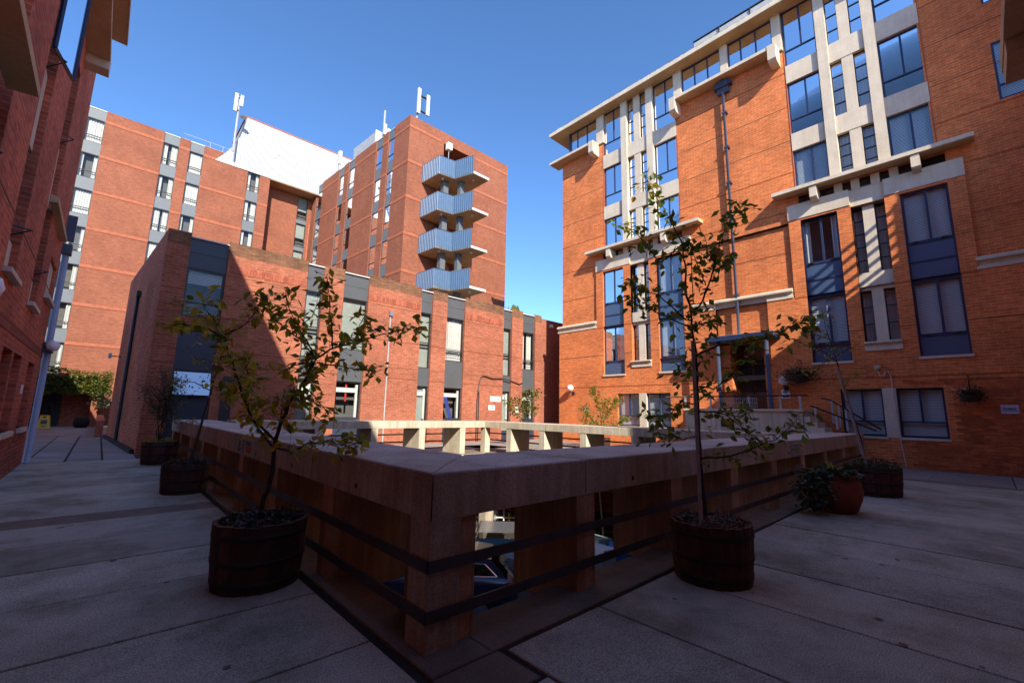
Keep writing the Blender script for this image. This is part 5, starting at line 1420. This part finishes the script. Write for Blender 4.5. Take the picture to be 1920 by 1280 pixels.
# ------------------------------------------------------------------ wall lamps, baskets, signs
def globe(u, z, label):
    t = thing('wall_lamp', FR_.p(u, PD, z), label, 'lamp', 'white globe lamps on the orange wall')
    q = MB(FR_); q.lathe([(0.0, -0.19)] + [(0.19 * math.cos(a * PI / 12 - PI / 2), 0.19 * math.sin(a * PI / 12 - PI / 2)) for a in range(1, 12)] + [(0.0, 0.19)], (u, PD + 0.3, z), 'globe_white', 16); q.build('globe', t)
    q = MB(FR_); q.tube([(u, PD, z - 0.28), (u, PD + 0.3, z - 0.25), (u, PD + 0.3, z - 0.17)], 0.035, 'black_plastic', 6); q.box(u - 0.08, u + 0.08, PD, PD + 0.03, z - 0.4, z - 0.2, 'black_plastic'); q.build('bracket', t)
globe(5.43, 3.08, 'white globe lamp beside the flower basket right of the entrance')
globe(16.4, 3.08, 'white globe lamp at the sunlit left end of the orange wall')
def basket(u, d, z, r, label, fl, seed, stretch=1.0, n=900):
    t = thing('hanging_basket', FR_.p(u, d, z), label, 'flower basket', 'hanging flower baskets on the orange wall')
    q = MB(FR_); q.lathe([(0.0, -r * 0.75), (r * 0.5, -r * 0.6), (r * 0.72, -r * 0.3), (r * 0.78, 0.0)], (u, d, z), 'bark', 14); q.build('basket', t)
    q = MB(FR_); q.tube([(u, PD, z + 0.62), (u, d + 0.05, z + 0.62)], 0.015, 'black_plastic', 5); q.tube([(u, PD + 0.01, z + 0.62), (u, PD + 0.01, z + 0.2), (u, d, z + 0.5)], 0.012, 'black_plastic', 5)
    for k in (-1, 1): q.tube([(u, d, z + 0.6), (u + k * r * 0.7, d, z)], 0.005, 'black_plastic', 4)
    q.build('bracket', t)
    q = MB(); rn = random.Random(seed)
    for i in range(n):
        p = FR_.p(u + rn.gauss(0, r * 0.48 * stretch), d + rn.gauss(0, r * 0.4), z + rn.gauss(0.03, r * 0.33))
        leaf_quad(q, p, 0.07, 0.05, 'leaf_dark' if rn.random() > 0.3 else 'leaf_brown', rn, 0.4)
    for i in range(fl):
        p = FR_.p(u + rn.gauss(r * 0.5, r * 0.3), d + rn.gauss(0, r * 0.4), z + abs(rn.gauss(0.1, r * 0.3)))
        leaf_quad(q, p, 0.05, 0.05, 'flower_white', rn, -0.2)
    tag(q.build('foliage', t), kind='stuff')
basket(0.3, 0.45, 2.42, 0.3, 'small hanging basket with white flowers right of the ground windows', 45, 3)
basket(4.85, 0.55, 3.25, 0.42, 'large trailing hanging basket beside the globe lamp', 12, 4, 1.5, 1800)
def sign(f, u0, u1, z0, z1, d, label, cat='sign', base='sign_white', marks=(), group=None):
    t = thing('wall_sign', f.p((u0 + u1) / 2, d, z0), label, cat, group)
    q = MB(f); q.box(u0, u1, d, d + 0.015, z0, z1, base); q.build('board', t)
    if marks:
        q = MB(f)
        for a, b_, c, e, mt in marks: q.box(u0 + a * (u1 - u0), u0 + b_ * (u1 - u0), d + 0.015, d + 0.018, z0 + c * (z1 - z0), z0 + e * (z1 - z0), mt)
        tag(q.build('print', t), kind='stuff')
    return t
sign(FR_, -0.66, -0.29, 1.86, 2.13, PD + 0.02, 'pale lilac sign with a blue stripe on the shaded orange wall', base='sign_lilac', marks=[(0.14, 0.2, 0.46, 0.68, 'sign_blue'), (0.22, 0.26, 0.46, 0.66, 'sign_dark'), (0.29, 0.62, 0.48, 0.64, 'sign_dark'), (0.66, 0.72, 0.48, 0.64, 'sign_dark'), (0.76, 0.86, 0.48, 0.7, 'sign_blue'), (0.1, 0.92, 0.3, 0.38, 'sign_blue')])
sign(FR_, 5.32, 5.62, 2.38, 2.74, PD, 'small white and blue notice under the globe lamp', marks=[(0.2, 0.8, 0.62, 0.8, 'sign_blue'), (0.2, 0.6, 0.45, 0.5, 'sign_dark'), (0.1, 0.9, 0.1, 0.25, 'sign_blue')])
sign(FR_, 15.3, 15.6, 1.7, 2.0, PD, 'small grey plaque behind the leafy tree on the orange wall', base='light_metal', marks=[(0.2, 0.8, 0.6, 0.7, 'sign_dark'), (0.2, 0.8, 0.35, 0.45, 'sign_dark')])
sign(FO, 16.27, 17.06, 2.2, 2.5, 0.0, 'long white sign with a green mark on the red brick block', marks=[(0.66, 0.86, 0.2, 0.75, 'sign_green')])
sign(FO, 16.16, 16.64, 1.72, 1.99, 0.0, 'squat pale sign with a dark spot below the long white sign', marks=[(0.5, 0.68, 0.3, 0.6, 'sign_dark')])
sign(FO, 18.23, 18.53, 1.6, 1.97, 0.0, 'upright white notice between the last two windows', marks=[(0.2, 0.35, 0.3, 0.6, 'sign_blue'), (0.65, 0.75, 0.3, 0.6, 'sign_blue')])
sign(F(CX, 0, 0, 1, -1, 0), 7.5, 8.62, 0.88, 1.11, 0.0, 'weathered plate with figure and arrow marks on the left parapet', 'plate', 'sign_green', [(0.08, 0.36, 0.15, 0.55, 'brick_piece'), (0.1, 0.4, 0.6, 0.88, 'sign_dark'), (0.5, 0.55, 0.1, 0.9, 'sign_dark'), (0.66, 0.84, 0.1, 0.35, 'sign_dark'), (0.7, 0.8, 0.4, 0.8, 'sign_dark')])
sign(F(0, CY, 1, 0, 0, -1), 9.95, 10.5, 0.87, 1.12, 0.0, 'weathered plate with dark arrow marks on the right parapet', 'plate', 'sign_green', [(0.1, 0.5, 0.45, 0.55, 'sign_dark'), (0.45, 0.55, 0.2, 0.8, 'sign_dark'), (0.1, 0.5, 0.8, 0.88, 'sign_dark'), (0.72, 0.8, 0.2, 0.8, 'sign_dark'), (0.06, 0.92, 0.92, 0.97, 'sign_white')])
t = thing('dome_sensor', FR_.p(2.5, PD, 3.4), 'small pale dome lamp with dangling white cable above the ground windows', 'lamp')
q = MB(FR_); q.lathe([(0.0, 0.1), (0.08, 0.08), (0.1, 0.0), (0.06, -0.08), (0.0, -0.1)], (2.5, PD + 0.12, 3.42), 'parapet_light', 12); q.build('dome', t)
q = MB(FR_); q.tube([(2.5, PD + 0.1, 3.3), (2.47, PD + 0.1, 3.15), (2.36, PD + 0.08, 3.12), (2.33, PD + 0.06, 3.25), (2.24, PD + 0.05, 3.3), (2.18, PD + 0.04, 3.1), (2.16, PD + 0.04, 2.0), (2.12, PD + 0.04, 1.0), (2.05, PD + 0.03, 0.03)], 0.016, 'white_metal', 5); q.build('cable', t)
q = MB(); q.box(17.55, 17.85, 2.75, 3.05, 0, 0.8, 'white_metal'); q.box(17.53, 17.87, 2.73, 3.07, 0.8, 0.84, 'lead'); q.box(17.6, 17.8, 2.74, 2.75, 0.2, 0.7, 'light_metal')
tag(q.build('service_cabinet', None, (17.7, 2.9, 0)), 'small pale grey cabinet just past the right end of the parapet', 'cabinet')
q = MB(FL); q.lathe([(0.0, -0.15), (0.11, -0.12), (0.16, 0.0), (0.11, 0.12), (0.0, 0.15)], (17.6, 0.2, 3.18), 'globe_white', 14); q.box(17.55, 17.65, 0.0, 0.1, 3.1, 3.25, 'black_plastic')
tag(q.build('wall_lamp', None, FL.p(17.6, 0, 3.1)), 'pale round lamp on the downpipe corner of the shaded block', 'lamp')
q = MB(FL); q.lathe([(0.0, -0.15), (0.11, -0.12), (0.15, 0.0), (0.11, 0.12), (0.0, 0.15)], (7.95, 0.2, 2.95), 'globe_white', 16); q.box(7.9, 8.0, 0.0, 0.12, 2.9, 3.1, 'black_plastic')
tag(q.build('wall_lamp', None, FL.p(7.95, 0, 2.9)), 'white globe lamp at the left frame edge on the shaded block', 'lamp')

# ------------------------------------------------------------------ far end of the alley
t = thing('alley_wall', (-1, 43.5, 0), 'dark brick wall closing the end of the alley under the hedge', 'wall')
q = MB(); q.box(-2.0, -0.45, 45.3, 45.6, 0, 2.3, 'brick_dark'); q.build('wall', t)
q = MB(); q.box(-4.2, 0.1, 43.4, 45.9, 2.3, 2.42, 'bark'); q.build('shade_roof', t)  # roof added over the wall to keep it in shade
q = MB(); q.box(-0.45, -0.05, 43.6, 45.6, 0, 2.28, 'brick_tower'); q.build('pier', t)
q = MB(); q.box(-3.6, -2.05, 45.2, 45.3, 0, 2.3, 'dark_frame'); q.box(-2.75, -2.3, 45.17, 45.2, 0.7, 2.0, 'glass_clear'); q.box(-3.3, -2.85, 45.17, 45.2, 0.7, 2.0, 'glass_clear'); q.build('glazed_door', t)
sign(F(0, 45.28, 1, 0, 0, -1), -0.72, -0.55, 1.55, 1.75, 0.0, 'tiny white notice on the dark alley wall', 'notice')
t = thing('hedge', (-1.3, 43.5, 2.3), 'clipped yellow green climber on top of the alley wall', 'hedge')
q = MB(); rn = random.Random(2)
for i in range(4200):
    x = rn.uniform(-4.2, 0.5); top = 3.95 + 0.12 * math.sin(x * 2.1) - (0.5 * max(0, x - 0.1) ** 1.2)
    z = rn.uniform(2.25 + 0.12 * math.sin(x * 5), top); y = 43.5 + rn.gauss(0, 0.22)
    leaf_quad(q, (x, y - 0.25, z), 0.16, 0.12, 'leaf_hedge' if rn.random() > 0.15 else 'leaf_green', rn, 0.3)
for i in range(300):
    leaf_quad(q, (rn.gauss(0.1, 0.25), 43.1 + rn.gauss(0, 0.15), rn.uniform(1.4, 2.5)), 0.15, 0.1, 'leaf_dark', rn, 0.6)
tag(q.build('foliage', t, (-1.3, 43.5, 2.3)), kind='stuff')
q = MB(); q.box(-4.2, 0.3, 43.35, 43.75, 2.32, 3.5, 'leaf_dark'); q.build('stems', t)
t = thing('low_wall', (0.4, 36, 0), 'low brick kerb wall along the right edge of the alley', 'wall')
q = MB(); q.box(0.0, 0.28, 30, 43, 0, 0.75, 'brick_dark'); q.build('wall', t)
q = MB(); q.box(-0.03, 0.31, 30, 43, 0.75, 0.82, 'brick_dark'); q.build('coping', t)
# bicycle frames and clutter glimpsed over the low wall
t = thing('stone_urn', (-0.75, 42.0, 0), 'dark rounded pot at the foot of the alley wall', 'pot')
q = MB(); q.lathe([(0.0, 0.0), (0.3, 0.0), (0.42, 0.3), (0.4, 0.55), (0.3, 0.7), (0.0, 0.66)], (-0.75, 42.0, 0), 'soil', 16); q.build('pot', t)
t = thing('wet_floor_sign', (-2.42, 40.8, 0), 'yellow folding wet floor sign standing at the alley end', 'floor sign')
for sg in (1, -1):
    q = MB()
    q.prism([(-0.3, 0.02), (0.3, 0.02), (0.2, 0.86), (-0.2, 0.86)], 'd', -0.012, 0.012, 'yellow_plastic')
    me_ = q.mesh('panel'); o_ = inst(me_, 'panel', t, (-2.42, 40.8 + sg * 0.2, 0), (sg * 0.22, 0, 0.12))
q = MB(); q.box(-0.14, 0.14, -0.02, -0.016, 0.3, 0.56, 'sign_dark'); q.box(-0.1, 0.1, -0.02, -0.016, 0.14, 0.2, 'sign_dark'); q.box(-0.08, 0.08, -0.016, 0.016, 0.7, 0.78, 'joint_dark')
inst(q.mesh('print'), 'print', t, (-2.42, 40.6, 0.0), (-0.22, 0, 0.12))

# ------------------------------------------------------------------ cars and bicycles in the court
def car(x, y, rz, paint, label, L=4.5, W=1.8, H=1.65):
    t = thing('parked_car', (x, y, VZ), label, 'car', 'cars parked in the court below')
    s = L / 4.5
    st = [(-2.25, .45, .75), (-2.2, .35, .95), (-1.9, .3, 1.02), (-1.4, .28, 1.05), (0.9, .26, 1.02), (1.25, .26, .98), (2.0, .3, .82), (2.22, .38, .62)]
    def ring(px, zb, zt, w):
        hw = W / 2 * w
        return [(px * s, -hw * 0.9, zb), (px * s, -hw, zb + 0.2), (px * s, -hw, zt - 0.16), (px * s, -hw * 0.93, zt), (px * s, hw * 0.93, zt), (px * s, hw, zt - 0.16), (px * s, hw, zb + 0.2), (px * s, hw * 0.9, zb)]
    q = MB(); pr = None
    for i, (px, zb, zt) in enumerate(st):
        w = (0.82, 0.93, 0.98, 1, 1, 1, 0.95, 0.8)[i]
        rg = ring(px, zb, zt, w)
        if pr:
            for j in range(8): q.poly([pr[j], pr[(j + 1) % 8], rg[(j + 1) % 8], rg[j]], paint, smooth=True)
        else: q.poly(rg, paint)
        pr = rg
    q.poly(pr, paint)
    rf = [(-2.0, 1.0), (-1.6, H - 0.06), (-1.2, H), (0.2, H), (0.6, H - 0.07), (1.4, 0.97)]
    ho = W / 2 * 0.9; hi = W / 2 * 0.68
    def hw(z): return ho + (hi - ho) * (z - 0.97) / (H - 0.97)
    for (x0, z0), (x1, z1) in zip(rf, rf[1:]):
        mt = paint if z0 > 1.3 and z1 > 1.3 else 'glass_car'
        q.poly([(x0 * s, -hw(z0), z0), (x1 * s, -hw(z1), z1), (x1 * s, hw(z1), z1), (x0 * s, hw(z0), z0)], mt)
    for sg in (1, -1): q.poly([(a * s, sg * hw(c), c) for a, c in rf], paint)
    body = q.mesh('body')
    inst(body, 'body', t, (x, y, VZ), (0, 0, rz))
    for sg in (1, -1):
        for pts, nm in (([(-1.75, 1.05), (-1.45, H - 0.16), (-0.75, H - 0.13), (-0.75, 1.05)], 'window'), ([(-0.68, 1.05), (-0.68, H - 0.13), (0.15, H - 0.13), (0.95, 1.05)], 'window')):
            q = MB(); q.poly([(a * s, sg * (hw(c) + 0.012), c) for a, c in pts], 'glass_car'); q.poly([(a * s, sg * (hw(c) + 0.006), c) for a, c in pts], 'dark_interior')
            for i in range(len(pts)):
                a, b_ = pts[i], pts[(i + 1) % len(pts)]; q.tube([(a[0] * s, sg * (hw(a[1]) + 0.015), a[1]), (b_[0] * s, sg * (hw(b_[1]) + 0.015), b_[1])], 0.018, 'chrome', 5)
            inst(q.mesh(nm), nm, t, (x, y, VZ), (0, 0, rz))
        q = MB(); q.box(-0.62 * s, -0.45 * s, sg * W / 2, sg * (W / 2 + 0.02), 0.84, 0.88, 'chrome'); inst(q.mesh('door_handle'), 'door_handle', t, (x, y, VZ), (0, 0, rz))
        q = MB(); q.box(0.75 * s, 0.95 * s, sg * W / 2, sg * (W / 2 + 0.18), 0.95, 1.1, paint); inst(q.mesh('mirror'), 'mirror', t, (x, y, VZ), (0, 0, rz))
        q = MB(); q.box(-2.22 * s, -2.02 * s, sg * W * 0.33, sg * W * 0.46, 0.7, 0.95, 'lamp_red'); inst(q.mesh('tail_light'), 'tail_light', t, (x, y, VZ), (0, 0, rz))
        q = MB(); q.box(2.0 * s, 2.2 * s, sg * W * 0.28, sg * W * 0.42, 0.58, 0.74, 'globe_white'); inst(q.mesh('headlight'), 'headlight', t, (x, y, VZ), (0, 0, rz))
        for wx in (-1.38, 1.42):
            q = MB(F(0, 0, 1, 0, 0, 1))
            q.lathe([(0.0, -0.1), (0.3, -0.1), (0.335, -0.06), (0.335, 0.06), (0.3, 0.1), (0.2, 0.1), (0.19, 0.07), (0.0, 0.07)], (0, 0, 0), 'tyre', 20)
            q.lathe([(0.0, 0.09), (0.19, 0.1)], (0, 0, 0), 'chrome', 10)
            me_ = q.mesh('wheel')
            c, sn = math.cos(rz), math.sin(rz)
            ox, oy = wx * s, sg * (W / 2 - 0.1)
            inst(me_, 'wheel', t, (x + ox * c - oy * sn, y + ox * sn + oy * c, VZ + 0.335), (-sg * PI / 2, 0, rz))
    return t
car(6.65, 10.1, 2.39, 'car_navy', 'dark blue car with bright window trim, below the gap by the corner post', H=1.45)
car(10.1, 11.3, 0.82, 'car_grey', 'grey car with an orange tail light behind the dark blue car', H=1.32)
car(3.9, 12.2, 2.3, 'car_grey', 'dark grey car glimpsed below the left parapet rails', H=1.5)
def bike(x, y, rz, paint, label):
    t = thing('bicycle', (x, y, VZ), label, 'bicycle', 'bicycles standing in the court rack')
    def P(px, pz): return (px, 0, pz)
    q = MB()
    for a, b_ in (((-0.5, .34), (0, .3)), ((0, .3), (0.45, .85)), ((0, .3), (-0.15, .85)), ((-0.15, .8), (0.44, .82)), ((-0.5, .34), (-0.13, .78)), ((0.45, .9), (0.55, .34))): q.tube([P(*a), P(*b_)], 0.018, paint, 5)
    inst(q.mesh('frame'), 'frame', t, (x, y, VZ), (0, 0, rz))
    for wx in (-0.5, 0.55):
        q = MB(); q.tube([(wx + 0.33 * math.cos(a * PI / 8), 0, 0.34 + 0.33 * math.sin(a * PI / 8)) for a in range(17)], 0.016, 'tyre', 5, False)
        for a in range(6): q.tube([(wx, 0, .34), (wx + 0.32 * math.cos(a * PI / 3), 0, .34 + .32 * math.sin(a * PI / 3))], 0.003, 'chrome', 3, False)
        inst(q.mesh('wheel'), 'wheel', t, (x, y, VZ), (0, 0, rz))
    q = MB(); q.box(-0.29, -0.03, -0.06, 0.06, .86, .92, 'black_plastic'); inst(q.mesh('saddle'), 'saddle', t, (x, y, VZ), (0, 0, rz))
    q = MB(); q.tube([(0.42, -0.25, .98), (0.46, 0, .95), (0.42, 0.25, .98)], 0.014, 'black_plastic', 5); inst(q.mesh('handlebar'), 'handlebar', t, (x, y, VZ), (0, 0, rz))
for i, (pt, lb_) in enumerate((('red_paint', 'red bicycle in the rack at the back of the court'), ('black_plastic', 'black bicycle in the rack at the back of the court'), ('bin_blue', 'blue bicycle in the rack at the back of the court'), ('light_metal', 'silver bicycle in the rack at the back of the court'), ('yellow_plastic', 'yellow bicycle in the rack at the back of the court'))):
    bike(11.2 + i * 0.42, 15.3 - i * 0.36, 0.3 + 0.12 * i, pt, lb_)
t = thing('bicycle_rack', (12, 14.7, VZ), 'white tubular bicycle rack at the back of the court', 'rack')
q = MB()
for i in range(7): q.tube([(10.9 + i * 0.45, 15.5 - i * 0.38, VZ), (10.9 + i * 0.45, 15.5 - i * 0.38, VZ + 1.2)], 0.03, 'white_metal', 6)
for z in (0.65, 1.2): q.tube([(10.9, 15.5, VZ + z), (13.6, 13.2, VZ + z)], 0.03, 'white_metal', 6)
q.build('rack_frame', t)
t = thing('bollard', (12.35, 8.1, VZ), 'slim grey post in the court seen between the right fins', 'post')
q = MB(); q.tube([(12.35, 8.1, VZ), (12.35, 8.1, VZ + 2.35)], 0.04, 'light_metal', 8); q.build('post', t)
def bin_(x, y, mat, lid, label):
    t = thing('wheeled_bin', (x, y, VZ), label, 'bin')
    q = MB(); q.prism([(x - 0.3, VZ + 0.06), (x + 0.3, VZ + 0.06), (x + 0.36, VZ + 1.0), (x - 0.36, VZ + 1.0)], 'd', y - 0.33, y + 0.33, mat); q.build('body', t)
    q = MB(); q.prism([(x - 0.4, VZ + 1.0), (x + 0.4, VZ + 1.0), (x + 0.36, VZ + 1.12), (x - 0.3, VZ + 1.18)], 'd', y - 0.37, y + 0.37, lid); q.build('lid', t)
    for k in (-1, 1):
        q = MB(); q.tube([(x + 0.25, y + k * 0.3, VZ + 0.1), (x + 0.25, y + k * 0.36, VZ + 0.1)], 0.1, 'tyre', 10); q.build('wheel', t)
bin_(11.0, 8.0, 'light_metal', 'white_metal', 'pale lidded bin seen between the right fins')
bin_(11.9, 7.7, 'bin_blue', 'bin_blue', 'blue bin behind the slim grey post')
bin_(11.75, 8.7, 'leaf_dark', 'sign_green', 'green lidded bin beside the blue bin')
t = thing('ladder', (13.6, 9.4, VZ), 'pale ladder against the dark wall below the right parapet', 'ladder')
q = MB()
for k in (0, 0.55): q.tube([(13.4 + k * 0.73, 9.5 - k * 0.68, VZ), (14.0 + k * 0.73, 10.2 - k * 0.68, VZ + 2.6)], 0.03, 'sign_white', 5)
q.build('stile', t)
for i in range(8):
    f = (i + 0.5) / 8; q = MB(); q.tube([(13.4 + 0.6 * f, 9.5 + 0.7 * f, VZ + 2.6 * f), (13.8 + 0.6 * f, 9.13 + 0.7 * f, VZ + 2.6 * f)], 0.016, 'light_metal', 5); q.build('rung', t)
# hose and tap clutter by the far parapet
q = MB(); q.tube([(14.2, 15.2, 0.05), (14.4, 15.0, 0.1), (14.6, 14.9, 0.3), (14.8, 14.9, 0.7)], 0.03, 'yellow_plastic', 6)
q.tube([(14.5 + 0.3 * math.cos(a * 0.5), 14.8 + 0.3 * math.sin(a * 0.5), 0.04 + 0.006 * a) for a in range(26)], 0.025, 'yellow_plastic', 5)
tag(q.build('garden_hose', None, (14.4, 15, 0)), 'coiled yellow hose on the deck beyond the far parapet', 'hose')
